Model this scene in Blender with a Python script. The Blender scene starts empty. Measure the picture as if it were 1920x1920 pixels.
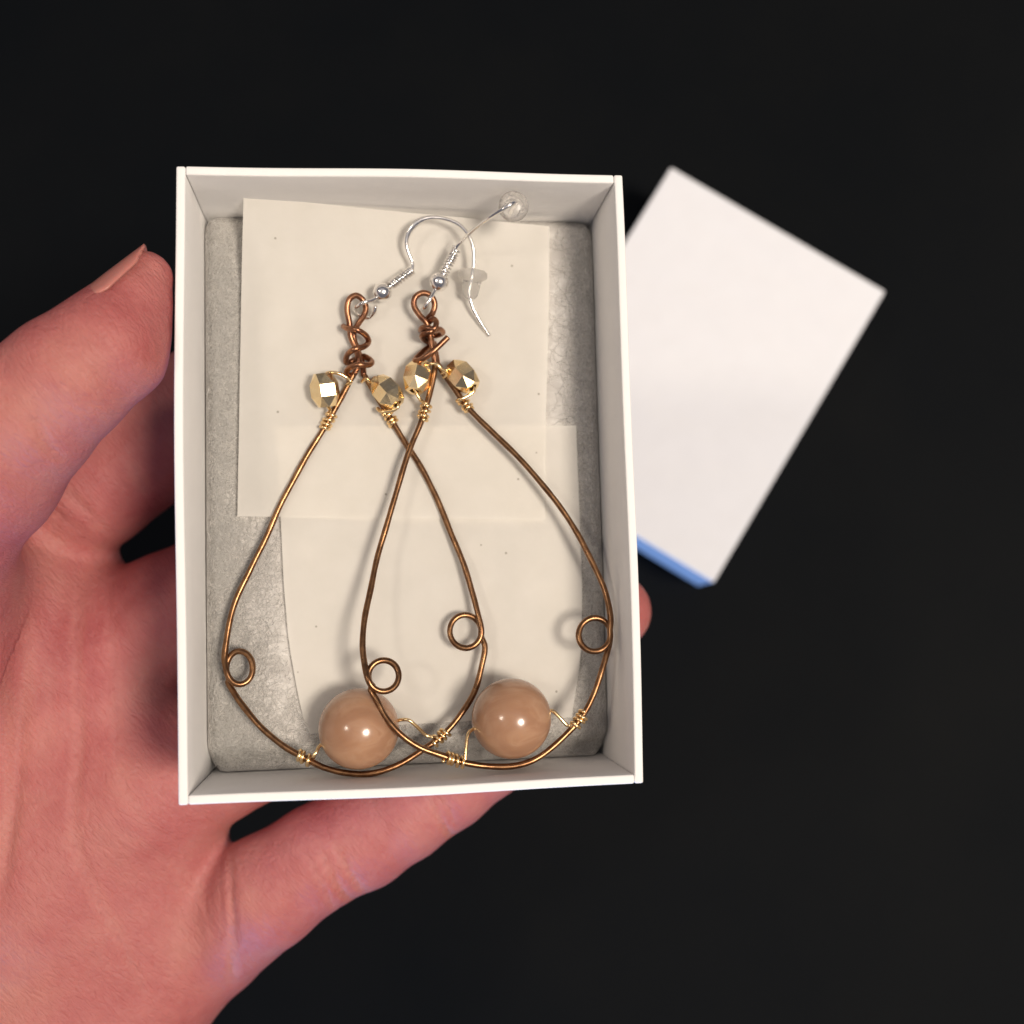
import bpy, bmesh, math, random
import numpy as np
from mathutils import Vector, Matrix

MM = 0.001
scene = bpy.context.scene
col = scene.collection

# ------------------------------------------------------------------ camera
cam_data = bpy.data.cameras.new('camera')
cam = bpy.data.objects.new('camera', cam_data)
col.objects.link(cam)
cam.location = (0, 0, 0.2636)
cam.rotation_euler = (math.radians(6.0), 0, 0)
cam_data.sensor_width = 36
cam_data.lens = 39.375
cam_data.clip_start = 0.005
cam_data.clip_end = 50
cam_data.dof.use_dof = True
cam_data.dof.focus_distance = 0.137
cam_data.dof.aperture_fstop = 16.5
scene.camera = cam

# ------------------------------------------------------------------ world and lamps (an indoor evening light)
world = bpy.data.worlds.new('World')
scene.world = world
world.use_nodes = True
wb = world.node_tree.nodes['Background']
wb.inputs['Color'].default_value = (0.84, 0.84, 1.0, 1)
wb.inputs['Strength'].default_value = 0.15

def area_lamp(name, loc, target, power, color, size, size_y=None):
    d = bpy.data.lights.new(name, 'AREA')
    d.energy = power; d.color = color
    if size_y:
        d.shape = 'RECTANGLE'; d.size = size; d.size_y = size_y
    else:
        d.shape = 'DISK'; d.size = size
    o = bpy.data.objects.new(name, d); col.objects.link(o)
    o.location = loc
    o.rotation_euler = (Vector(target) - Vector(loc)).to_track_quat('-Z', 'Y').to_euler()
    return o

KEY = area_lamp('ceiling_lamp', (0.60, -0.16, 1.28), (-0.01, 0.0, 0.11), 18.4, (1.0, 0.875, 0.735), 0.34)
SECOND = area_lamp('wall_lamp', (-0.62, 0.10, 1.25), (-0.01, 0.0, 0.11), 2.6, (1.0, 0.88, 0.74), 0.16)
BOUNCE_FILL = area_lamp('added_bounce_fill', (0.0, 0.0, 1.75), (0.0, 0.0, 0.0), 3.4, (1.0, 0.92, 0.86), 1.8, 1.8)  # unseen soft fill lamp, added to brighten the metals' reflections like ceiling bounce
SCREEN = area_lamp('screen_glow', (-0.40, -0.78, 0.045), (0.03, 0.04, 0.015), 5.6, (0.22, 0.46, 1.0), 0.34, 0.07)

scene.view_settings.view_transform = 'Standard'
scene.view_settings.look = 'None'
scene.view_settings.gamma = 1
scene.view_settings.exposure = 0
scene.view_settings.use_curve_mapping = False

# ------------------------------------------------------------------ pose of the held box (its own axes, origin mid-bottom, mm)
BOX_AXES = [(0.99220, 0.02970, -0.12103), (-0.02644, 0.99925, 0.02845), (0.12179, -0.02502, 0.99224)]
BOX_ORIGIN = (-15.10, 18.85, 106.74)

BOX = Matrix(((BOX_AXES[0][0], BOX_AXES[1][0], BOX_AXES[2][0], BOX_ORIGIN[0]*MM),
              (BOX_AXES[0][1], BOX_AXES[1][1], BOX_AXES[2][1], BOX_ORIGIN[1]*MM),
              (BOX_AXES[0][2], BOX_AXES[1][2], BOX_AXES[2][2], BOX_ORIGIN[2]*MM),
              (0, 0, 0, 1)))
BOX_W, BOX_L, BOX_H, BOX_T = 54.0, 74.6, 25.0, 1.08
PAD_TOP = 12.0

# traced centre lines, in mm: the earrings and cards in the box's axes, the hand in the room's axes (x, y, z, radius)
HOOP_A = [(-6.64, 14.72, 13.35), (-7.34, 13.46, 13.35), (-8.60, 11.09, 13.35), (-10.27, 8.12, 13.35), (-12.76, 3.99, 13.39), (-14.94, 0.10, 13.48), (-16.64, -3.29, 13.58), (-18.12, -6.66, 13.73), (-20.04, -10.53, 13.95), (-21.55, -13.84, 14.19), (-22.45, -16.80, 14.43), (-22.89, -19.42, 14.68), (-23.07, -21.38, 14.89), (-22.78, -23.00, 15.32), (-22.44, -23.82, 15.35), (-21.85, -24.38, 15.35), (-21.13, -24.56, 15.30), (-20.44, -24.32, 15.20), (-19.91, -23.71, 15.06), (-19.67, -22.86, 14.89), (-19.76, -21.94, 14.72), (-20.16, -21.15, 14.57), (-20.81, -20.65, 14.45), (-21.55, -20.55, 14.38), (-22.25, -20.87, 14.35), (-22.75, -21.55, 14.35), (-22.95, -22.43, 14.39), (-22.82, -23.35, 14.42), (-22.38, -24.10, 14.44), (-22.70, -24.11, 14.45), (-21.81, -25.81, 14.91), (-20.48, -27.64, 15.40), (-18.45, -30.00, 15.98), (-16.00, -32.13, 16.30), (-13.42, -33.64, 16.52), (-10.85, -35.01, 16.74), (-7.94, -35.77, 16.85), (-5.02, -35.90, 16.85), (-2.06, -35.08, 16.68), (0.95, -33.49, 16.40), (3.32, -31.92, 16.14), (5.74, -29.60, 15.78), (7.72, -26.72, 15.39), (8.86, -23.43, 15.00), (9.36, -20.90, 14.73), (8.92, -19.53, 14.60), (8.98, -18.59, 14.57), (8.63, -17.71, 14.56), (7.93, -17.09, 14.56), (7.04, -16.83, 14.60), (6.13, -17.00, 14.68), (5.38, -17.56, 14.79), (4.95, -18.39, 14.93), (4.92, -19.33, 15.07), (5.29, -20.18, 15.21), (5.99, -20.77, 15.33), (6.88, -20.99, 15.41), (7.77, -20.79, 15.45), (8.48, -20.21, 15.45), (8.88, -19.36, 15.43), (8.87, -18.42, 15.40), (8.52, -16.66, 15.25), (8.01, -14.27, 14.76), (6.85, -10.13, 14.19), (5.07, -5.25, 13.65), (3.25, -0.71, 13.49), (1.53, 2.79, 13.41), (-0.40, 5.95, 13.37), (-1.87, 8.41, 13.35), (-3.40, 11.07, 13.35), (-4.67, 13.31, 13.35), (-5.40, 14.57, 13.35)]
HOOP_B = [(3.81, 15.70, 14.60), (3.64, 14.30, 14.60), (3.11, 12.00, 14.60), (1.93, 8.48, 14.90), (0.62, 5.34, 15.19), (-0.61, 1.88, 15.52), (-1.76, -1.89, 15.88), (-2.83, -5.28, 16.21), (-4.04, -9.30, 16.60), (-5.10, -13.62, 17.69), (-5.81, -17.20, 18.65), (-6.04, -20.22, 19.47), (-5.81, -22.33, 20.05), (-5.39, -24.18, 20.76), (-5.01, -24.94, 20.77), (-4.33, -25.46, 20.66), (-3.50, -25.64, 20.45), (-2.68, -25.44, 20.21), (-2.05, -24.90, 19.97), (-1.74, -24.12, 19.76), (-1.81, -23.29, 19.52), (-2.25, -22.56, 19.36), (-2.98, -22.10, 19.31), (-3.83, -22.00, 19.36), (-4.63, -22.28, 19.50), (-5.21, -22.88, 19.63), (-5.45, -23.68, 19.79), (-5.31, -24.51, 19.86), (-4.81, -25.21, 19.85), (-5.22, -25.24, 19.86), (-4.48, -26.65, 20.19), (-3.43, -28.77, 20.45), (-1.74, -30.80, 20.58), (0.48, -32.45, 20.32), (3.06, -33.57, 19.94), (5.99, -34.72, 19.49), (9.28, -35.36, 19.18), (12.25, -35.42, 19.17), (14.60, -34.82, 19.10), (17.00, -33.45, 18.95), (19.09, -31.79, 18.77), (20.87, -29.91, 18.58), (22.65, -27.03, 18.28), (24.07, -23.44, 17.92), (24.97, -20.80, 17.66), (25.06, -20.35, 17.61), (25.13, -19.39, 17.58), (24.79, -18.49, 17.55), (24.10, -17.85, 17.55), (23.20, -17.59, 17.59), (22.27, -17.76, 17.67), (21.50, -18.33, 17.78), (21.04, -19.18, 17.93), (20.98, -20.14, 18.08), (21.33, -21.01, 18.23), (22.01, -21.62, 18.35), (22.89, -21.84, 18.43), (23.79, -21.64, 18.46), (24.51, -21.04, 18.46), (24.92, -20.18, 18.44), (24.93, -19.21, 18.40), (25.08, -17.76, 18.26), (24.64, -14.38, 17.63), (23.29, -10.80, 16.99), (21.66, -7.11, 16.34), (19.40, -3.26, 15.98), (16.77, 0.26, 15.65), (14.12, 3.45, 15.36), (11.11, 6.51, 15.07), (8.90, 8.79, 14.86), (7.43, 10.57, 14.70), (5.96, 12.90, 14.60), (4.89, 14.44, 14.60), (4.22, 15.56, 14.60)]
EYE_A = [(-6.63, 14.53, 13.60), (-6.06, 16.00, 13.90), (-6.31, 17.79, 13.70), (-6.96, 19.35, 13.90), (-7.13, 21.12, 14.40), (-7.37, 22.93, 14.70), (-7.01, 24.14, 14.90), (-6.18, 24.54, 15.00), (-5.37, 24.01, 14.90), (-4.98, 23.00, 14.50), (-5.27, 22.09, 14.20), (-6.05, 21.06, 13.80), (-6.63, 19.78, 13.30), (-6.05, 17.57, 13.10), (-5.52, 15.80, 13.20), (-5.41, 14.40, 13.50)]
EYE_B = [(3.81, 15.56, 14.60), (3.57, 17.58, 14.70), (3.12, 19.66, 14.80), (2.78, 20.87, 15.30), (1.84, 21.96, 15.40), (1.17, 23.19, 15.50), (1.39, 24.21, 15.60), (2.36, 24.75, 15.70), (3.39, 24.37, 15.60), (3.86, 23.37, 15.40), (3.58, 22.25, 15.10), (2.84, 21.40, 14.30), (3.23, 19.52, 13.90), (3.82, 17.73, 14.00), (4.16, 15.44, 14.50)]
NECK_A = [(-7.90, 20.73, 14.00), (-7.33, 20.16, 15.20), (-6.24, 19.83, 16.00), (-5.11, 19.33, 15.20), (-4.71, 18.71, 14.30), (-5.33, 17.75, 15.40), (-6.55, 17.27, 16.00), (-7.46, 16.82, 14.60), (-7.58, 16.19, 13.00), (-6.76, 16.56, 12.60), (-5.51, 17.06, 12.90), (-4.35, 16.07, 14.20), (-4.70, 15.44, 15.20), (-6.04, 15.30, 15.90), (-7.21, 15.07, 15.00), (-7.58, 14.63, 13.80), (-6.65, 14.39, 12.90)]
NECK_B = [(3.04, 21.09, 14.40), (3.58, 21.25, 16.00), (3.94, 20.66, 16.70), (3.63, 19.75, 17.00), (2.43, 19.99, 16.60), (2.01, 19.98, 15.20), (2.70, 19.80, 13.60), (3.97, 19.76, 13.20), (4.88, 19.83, 14.40), (4.23, 19.91, 16.10), (3.08, 19.36, 16.90), (2.17, 19.16, 16.00), (2.83, 18.93, 13.40), (3.95, 18.58, 13.10), (3.25, 18.31, 13.00), (1.92, 17.05, 14.20), (1.17, 15.95, 15.40), (1.95, 15.88, 16.40), (3.16, 16.57, 17.00), (4.40, 17.66, 17.10), (5.37, 18.60, 17.20)]
HOOK_A = [(-3.75, 23.20, 14.80), (-3.90, 22.49, 14.30), (-4.59, 22.04, 13.30), (-5.56, 22.26, 13.00), (-6.23, 22.66, 13.60), (-6.06, 23.03, 15.40), (-5.24, 23.36, 16.00), (-4.01, 23.83, 15.60), (-2.83, 24.98, 15.00), (-0.88, 26.54, 15.00), (1.01, 28.04, 15.00), (1.09, 28.96, 15.00), (0.55, 30.24, 15.40), (0.36, 31.52, 15.80), (0.85, 32.81, 16.20), (2.03, 33.89, 16.60), (3.54, 34.33, 16.80), (5.26, 34.22, 16.80), (7.11, 33.51, 16.70), (8.34, 32.18, 16.50), (8.95, 30.52, 16.20), (9.01, 28.80, 15.80), (8.74, 26.64, 15.20), (8.45, 24.98, 14.80), (8.87, 23.27, 14.30), (9.87, 21.51, 13.70), (11.10, 19.75, 13.00)]
HOOK_B = [(2.17, 22.81, 14.30), (2.59, 22.88, 15.90), (3.21, 23.76, 16.30), (4.45, 26.08, 15.80), (5.38, 28.00, 16.00), (6.70, 30.43, 16.60), (7.41, 31.10, 17.40), (8.23, 31.49, 19.20), (9.42, 32.01, 21.20), (10.73, 32.50, 23.00), (12.20, 33.11, 24.20), (13.35, 33.81, 24.20), (13.84, 34.25, 23.00), (13.78, 34.41, 21.40), (13.71, 34.64, 19.80), (13.72, 34.71, 18.60)]
COIL_A = [(-1.93, 25.76, 15.00), (1.15, 28.04, 15.00)]
COIL_B = [(5.02, 27.18, 15.90), (6.87, 30.60, 16.30)]
STOP_A = [(8.51, 24.30, 14.70), (9.01, 27.94, 15.60)]
STOP_B = [(13.62, 34.64, 19.40), (13.59, 33.91, 22.80)]
STONE_A = [(-6.69, -30.37, 16.95)]
STONE_B = [(12.11, -29.73, 18.30)]
BALL_A = [(-2.83, 24.98, 15.00)]
BALL_B = [(4.45, 26.15, 15.80)]
GOLD_A = [[(-10.36, 12.31, 14.70), (0.12, -0.97, -0.21)],
    [(-2.44, 11.98, 14.80), (0.60, -0.76, 0.25)]]
GOLD_B = [[(1.49, 13.95, 15.00), (-0.23, -0.94, 0.26)],
    [(7.26, 13.90, 15.20), (0.59, -0.74, 0.32)]]
WIRE_A = [[(-7.60, 13.02, 14.20), (-7.04, 13.29, 14.90), (-7.57, 13.83, 15.00), (-8.90, 14.39, 15.30), (-10.12, 14.32, 15.00), (-10.36, 12.31, 14.70), (-10.06, 10.36, 14.40), (-9.73, 9.64, 14.60), (-10.06, 9.04, 14.90)],
    [(-5.69, 13.51, 13.80), (-5.00, 13.70, 14.90), (-4.60, 13.35, 14.60), (-3.91, 13.90, 14.60), (-3.51, 13.39, 14.70), (-2.44, 11.98, 14.80), (-1.25, 10.64, 15.30), (-1.13, 9.93, 15.40), (-1.88, 9.49, 15.20), (-3.30, 9.48, 14.90), (-3.70, 10.02, 13.80), (-2.61, 9.24, 13.40)]]
WIRE_B = [[(4.89, 13.92, 14.40), (5.22, 14.18, 15.90), (4.51, 14.63, 16.40), (3.83, 15.21, 16.60), (2.76, 15.36, 16.20), (1.97, 15.12, 15.40), (1.49, 13.95, 15.00), (1.03, 12.48, 15.40), (1.29, 11.65, 15.40), (1.82, 10.83, 15.30), (2.53, 10.24, 15.90)],
    [(4.61, 14.44, 14.60), (5.09, 14.61, 15.80), (5.76, 15.00, 15.30), (7.26, 13.90, 15.20), (8.49, 12.52, 15.80), (8.67, 11.95, 15.90), (7.90, 11.25, 15.90), (6.79, 10.77, 15.90), (6.41, 10.66, 15.40)]]
SWIRE_A = [[(-12.34, -33.55, 17.50), (-11.94, -33.04, 17.60), (-11.44, -32.21, 17.20), (-10.67, -31.88, 17.00), (-6.69, -30.37, 16.95), (-2.43, -29.71, 17.40), (-1.65, -29.43, 17.90), (-0.62, -29.43, 18.30), (0.42, -30.34, 18.00), (1.60, -31.50, 17.40), (2.39, -31.73, 17.40)]]
SWIRE_B = [[(6.08, -34.36, 20.20), (6.26, -32.86, 20.00), (6.59, -31.25, 19.60), (7.38, -30.71, 19.00), (12.11, -29.73, 18.30), (16.71, -28.96, 18.60), (17.22, -28.96, 18.80), (18.12, -29.84, 18.90), (19.16, -30.86, 18.90), (20.03, -30.52, 19.40)]]
CARD_U = [[(-19.98, 36.50, 17.60), (-17.92, 36.44, 17.24), (-15.84, 36.39, 16.88), (-13.75, 36.32, 16.53), (-11.64, 36.24, 16.23), (-9.51, 36.15, 15.92), (-7.36, 36.06, 15.62), (-5.19, 35.98, 15.33), (-3.01, 35.89, 15.04), (-0.81, 35.80, 14.75), (1.40, 35.70, 14.50), (3.63, 35.59, 14.29), (5.87, 35.47, 14.07), (8.12, 35.35, 13.86), (10.39, 35.22, 13.71), (12.66, 35.08, 13.58), (14.95, 34.94, 13.45), (17.25, 34.81, 13.33), (19.56, 34.67, 13.20)],
    [(-20.23, 34.69, 16.21), (-18.14, 34.60, 15.93), (-16.04, 34.52, 15.65), (-13.92, 34.43, 15.38), (-11.79, 34.32, 15.16), (-9.64, 34.21, 14.93), (-7.47, 34.09, 14.71), (-5.29, 33.98, 14.49), (-3.10, 33.87, 14.28), (-0.89, 33.76, 14.07), (1.33, 33.64, 13.89), (3.57, 33.50, 13.75), (5.81, 33.36, 13.61), (8.07, 33.22, 13.47), (10.33, 33.07, 13.39), (12.61, 32.91, 13.33), (14.89, 32.76, 13.27), (17.18, 32.60, 13.21), (19.49, 32.45, 13.15)],
    [(-20.43, 32.73, 15.15), (-18.33, 32.63, 14.93), (-16.20, 32.52, 14.71), (-14.07, 32.41, 14.51), (-11.91, 32.29, 14.34), (-9.75, 32.16, 14.17), (-7.57, 32.03, 14.01), (-5.38, 31.90, 13.85), (-3.18, 31.78, 13.70), (-0.96, 31.65, 13.55), (1.27, 31.51, 13.43), (3.50, 31.36, 13.34), (5.75, 31.20, 13.26), (8.01, 31.05, 13.18), (10.27, 30.89, 13.15), (12.55, 30.73, 13.14), (14.83, 30.56, 13.13), (17.12, 30.40, 13.12), (19.41, 30.23, 13.11)],
    [(-20.56, 30.59, 14.55), (-18.44, 30.49, 14.37), (-16.31, 30.37, 14.19), (-14.17, 30.26, 14.02), (-12.01, 30.13, 13.88), (-9.83, 29.99, 13.75), (-7.65, 29.86, 13.62), (-5.45, 29.72, 13.50), (-3.25, 29.59, 13.38), (-1.03, 29.46, 13.26), (1.20, 29.31, 13.17), (3.44, 29.16, 13.12), (5.69, 29.00, 13.06), (7.95, 28.84, 13.01), (10.21, 28.68, 13.00), (12.48, 28.52, 13.02), (14.76, 28.35, 13.03), (17.05, 28.18, 13.05), (19.34, 28.02, 13.06)],
    [(-20.69, 28.45, 13.95), (-18.56, 28.33, 13.81), (-16.42, 28.21, 13.66), (-14.27, 28.09, 13.53), (-12.10, 27.95, 13.43), (-9.92, 27.82, 13.33), (-7.73, 27.68, 13.23), (-5.53, 27.54, 13.14), (-3.31, 27.40, 13.05), (-1.09, 27.26, 12.97), (1.14, 27.11, 12.91), (3.38, 26.95, 12.89), (5.63, 26.79, 12.86), (7.89, 26.64, 12.84), (10.15, 26.47, 12.86), (12.42, 26.31, 12.90), (14.69, 26.14, 12.94), (16.98, 25.97, 12.98), (19.26, 25.81, 13.02)],
    [(-20.80, 26.23, 13.55), (-18.66, 26.11, 13.44), (-16.51, 25.99, 13.32), (-14.35, 25.87, 13.21), (-12.18, 25.73, 13.13), (-10.00, 25.59, 13.06), (-7.81, 25.45, 12.98), (-5.60, 25.31, 12.92), (-3.39, 25.17, 12.86), (-1.17, 25.03, 12.79), (1.06, 24.88, 12.76), (3.30, 24.72, 12.75), (5.55, 24.57, 12.75), (7.80, 24.41, 12.74), (10.07, 24.25, 12.78), (12.33, 24.09, 12.83), (14.60, 23.92, 12.89), (16.88, 23.76, 12.94), (19.17, 23.60, 13.00)],
    [(-20.87, 23.93, 13.44), (-18.73, 23.81, 13.34), (-16.58, 23.69, 13.23), (-14.42, 23.57, 13.13), (-12.25, 23.44, 13.07), (-10.07, 23.30, 13.00), (-7.88, 23.17, 12.93), (-5.68, 23.03, 12.88), (-3.47, 22.90, 12.82), (-1.25, 22.76, 12.77), (0.97, 22.62, 12.74), (3.21, 22.46, 12.74), (5.45, 22.31, 12.74), (7.71, 22.16, 12.74), (9.96, 22.01, 12.78), (12.23, 21.85, 12.83), (14.49, 21.70, 12.89), (16.77, 21.54, 12.94), (19.05, 21.38, 13.00)],
    [(-20.93, 21.63, 13.33), (-18.80, 21.52, 13.24), (-16.65, 21.40, 13.14), (-14.50, 21.28, 13.06), (-12.33, 21.15, 13.00), (-10.15, 21.02, 12.94), (-7.96, 20.89, 12.88), (-5.76, 20.76, 12.84), (-3.56, 20.63, 12.79), (-1.34, 20.49, 12.75), (0.89, 20.35, 12.73), (3.12, 20.21, 12.73), (5.36, 20.06, 12.74), (7.61, 19.92, 12.74), (9.86, 19.77, 12.78), (12.12, 19.62, 12.83), (14.39, 19.48, 12.89), (16.66, 19.33, 12.94), (18.94, 19.18, 13.00)],
    [(-21.00, 19.34, 13.22), (-18.87, 19.22, 13.14), (-16.72, 19.11, 13.06), (-14.57, 19.00, 12.98), (-12.40, 18.87, 12.93), (-10.22, 18.75, 12.88), (-8.04, 18.62, 12.83), (-5.84, 18.49, 12.80), (-3.64, 18.36, 12.76), (-1.42, 18.23, 12.73), (0.80, 18.10, 12.71), (3.03, 17.96, 12.72), (5.26, 17.82, 12.73), (7.51, 17.68, 12.74), (9.76, 17.54, 12.78), (12.02, 17.40, 12.83), (14.28, 17.26, 12.89), (16.55, 17.12, 12.94), (18.82, 16.98, 13.00)],
    [(-21.07, 17.03, 13.18), (-18.93, 16.92, 13.11), (-16.79, 16.81, 13.03), (-14.64, 16.70, 12.97), (-12.47, 16.58, 12.92), (-10.30, 16.46, 12.88), (-8.12, 16.34, 12.83), (-5.92, 16.22, 12.80), (-3.72, 16.10, 12.77), (-1.51, 15.97, 12.74), (0.71, 15.84, 12.73), (2.93, 15.71, 12.74), (5.17, 15.57, 12.75), (7.41, 15.44, 12.76), (9.65, 15.31, 12.80), (11.91, 15.18, 12.85), (14.17, 15.05, 12.90), (16.43, 14.92, 12.95), (18.70, 14.78, 13.00)],
    [(-21.13, 14.72, 13.16), (-19.00, 14.61, 13.09), (-16.86, 14.51, 13.03), (-14.71, 14.40, 12.97), (-12.54, 14.29, 12.93), (-10.37, 14.18, 12.88), (-8.20, 14.07, 12.84), (-6.01, 13.95, 12.82), (-3.81, 13.83, 12.79), (-1.60, 13.71, 12.76), (0.61, 13.59, 12.76), (2.83, 13.46, 12.76), (5.06, 13.34, 12.77), (7.30, 13.21, 12.78), (9.54, 13.09, 12.82), (11.79, 12.97, 12.86), (14.05, 12.84, 12.91), (16.31, 12.72, 12.95), (18.58, 12.59, 13.00)],
    [(-21.19, 12.41, 13.14), (-19.06, 12.32, 13.08), (-16.92, 12.22, 13.02), (-14.78, 12.12, 12.97), (-12.62, 12.01, 12.93), (-10.45, 11.90, 12.89), (-8.28, 11.80, 12.85), (-6.09, 11.69, 12.83), (-3.90, 11.57, 12.81), (-1.70, 11.46, 12.79), (0.51, 11.34, 12.78), (2.73, 11.22, 12.79), (4.96, 11.10, 12.80), (7.19, 10.99, 12.80), (9.43, 10.87, 12.84), (11.68, 10.76, 12.88), (13.93, 10.64, 12.92), (16.19, 10.52, 12.96), (18.46, 10.41, 13.00)],
    [(-21.25, 10.12, 13.12), (-19.13, 10.02, 13.07), (-16.99, 9.93, 13.01), (-14.85, 9.83, 12.97), (-12.69, 9.74, 12.93), (-10.53, 9.64, 12.90), (-8.36, 9.54, 12.87), (-6.17, 9.43, 12.85), (-3.99, 9.32, 12.83), (-1.79, 9.21, 12.81), (0.42, 9.10, 12.80), (2.63, 8.99, 12.81), (4.86, 8.88, 12.82), (7.08, 8.77, 12.83), (9.32, 8.66, 12.86), (11.56, 8.55, 12.89), (13.81, 8.45, 12.93), (16.07, 8.34, 12.96), (18.33, 8.23, 13.00)],
    [(-21.31, 7.82, 13.10), (-19.19, 7.73, 13.05), (-17.05, 7.65, 13.01), (-14.91, 7.56, 12.97), (-12.76, 7.46, 12.94), (-10.60, 7.37, 12.91), (-8.43, 7.28, 12.88), (-6.25, 7.18, 12.86), (-4.06, 7.08, 12.85), (-1.86, 6.97, 12.83), (0.34, 6.87, 12.83), (2.55, 6.76, 12.84), (4.77, 6.66, 12.84), (7.00, 6.56, 12.85), (9.24, 6.46, 12.88), (11.48, 6.36, 12.91), (13.73, 6.26, 12.94), (15.98, 6.16, 12.97), (18.25, 6.05, 13.00)],
    [(-21.37, 5.53, 13.10), (-19.25, 5.45, 13.06), (-17.11, 5.37, 13.02), (-14.97, 5.28, 12.98), (-12.82, 5.20, 12.96), (-10.66, 5.11, 12.93), (-8.49, 5.02, 12.90), (-6.31, 4.93, 12.89), (-4.12, 4.83, 12.88), (-1.93, 4.74, 12.87), (0.27, 4.64, 12.86), (2.48, 4.54, 12.87), (4.70, 4.44, 12.88), (6.93, 4.35, 12.88), (9.16, 4.26, 12.90), (11.40, 4.16, 12.93), (13.65, 4.07, 12.95), (15.91, 3.98, 12.98), (18.17, 3.88, 13.00)],
    [(-21.43, 3.25, 13.10), (-19.30, 3.17, 13.07), (-17.17, 3.09, 13.03), (-15.03, 3.02, 13.00), (-12.88, 2.94, 12.98), (-10.72, 2.86, 12.95), (-8.55, 2.78, 12.93), (-6.37, 2.69, 12.92), (-4.19, 2.60, 12.91), (-2.00, 2.51, 12.90), (0.20, 2.42, 12.90), (2.41, 2.33, 12.90), (4.63, 2.23, 12.91), (6.86, 2.15, 12.91), (9.09, 2.06, 12.93), (11.33, 1.98, 12.94), (13.58, 1.89, 12.96), (15.83, 1.81, 12.98), (18.09, 1.72, 13.00)],
    [(-21.49, 0.97, 13.10), (-19.36, 0.90, 13.07), (-17.23, 0.83, 13.04), (-15.09, 0.76, 13.02), (-12.94, 0.68, 13.00), (-10.78, 0.61, 12.97), (-8.61, 0.54, 12.95), (-6.44, 0.45, 12.94), (-4.26, 0.37, 12.94), (-2.06, 0.29, 12.93), (0.14, 0.20, 12.93), (2.34, 0.12, 12.93), (4.56, 0.03, 12.94), (6.78, -0.05, 12.94), (9.01, -0.13, 12.95), (11.25, -0.20, 12.96), (13.50, -0.28, 12.98), (15.76, -0.36, 12.99), (18.02, -0.44, 13.00)],
    [(-21.54, -1.31, 13.10), (-19.42, -1.37, 13.08), (-17.29, -1.43, 13.06), (-15.15, -1.50, 13.03), (-13.00, -1.56, 13.01), (-10.84, -1.63, 13.00), (-8.68, -1.70, 12.98), (-6.50, -1.77, 12.97), (-4.32, -1.85, 12.97), (-2.13, -1.93, 12.97), (0.07, -2.01, 12.97), (2.27, -2.09, 12.97), (4.49, -2.16, 12.97), (6.71, -2.24, 12.97), (8.94, -2.31, 12.98), (11.18, -2.38, 12.98), (13.43, -2.45, 12.99), (15.68, -2.52, 12.99), (17.94, -2.59, 13.00)],
    [(-21.60, -3.57, 13.10), (-19.48, -3.63, 13.08), (-17.35, -3.69, 13.07), (-15.21, -3.75, 13.05), (-13.06, -3.81, 13.03), (-10.90, -3.87, 13.02), (-8.74, -3.93, 13.00), (-6.57, -4.00, 13.00), (-4.39, -4.07, 13.00), (-2.20, -4.14, 13.00), (-0.00, -4.21, 13.00), (2.20, -4.28, 13.00), (4.42, -4.35, 13.00), (6.64, -4.42, 13.00), (8.87, -4.49, 13.00), (11.11, -4.55, 13.00), (13.35, -4.61, 13.00), (15.61, -4.68, 13.00), (17.87, -4.74, 13.00)]]
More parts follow.
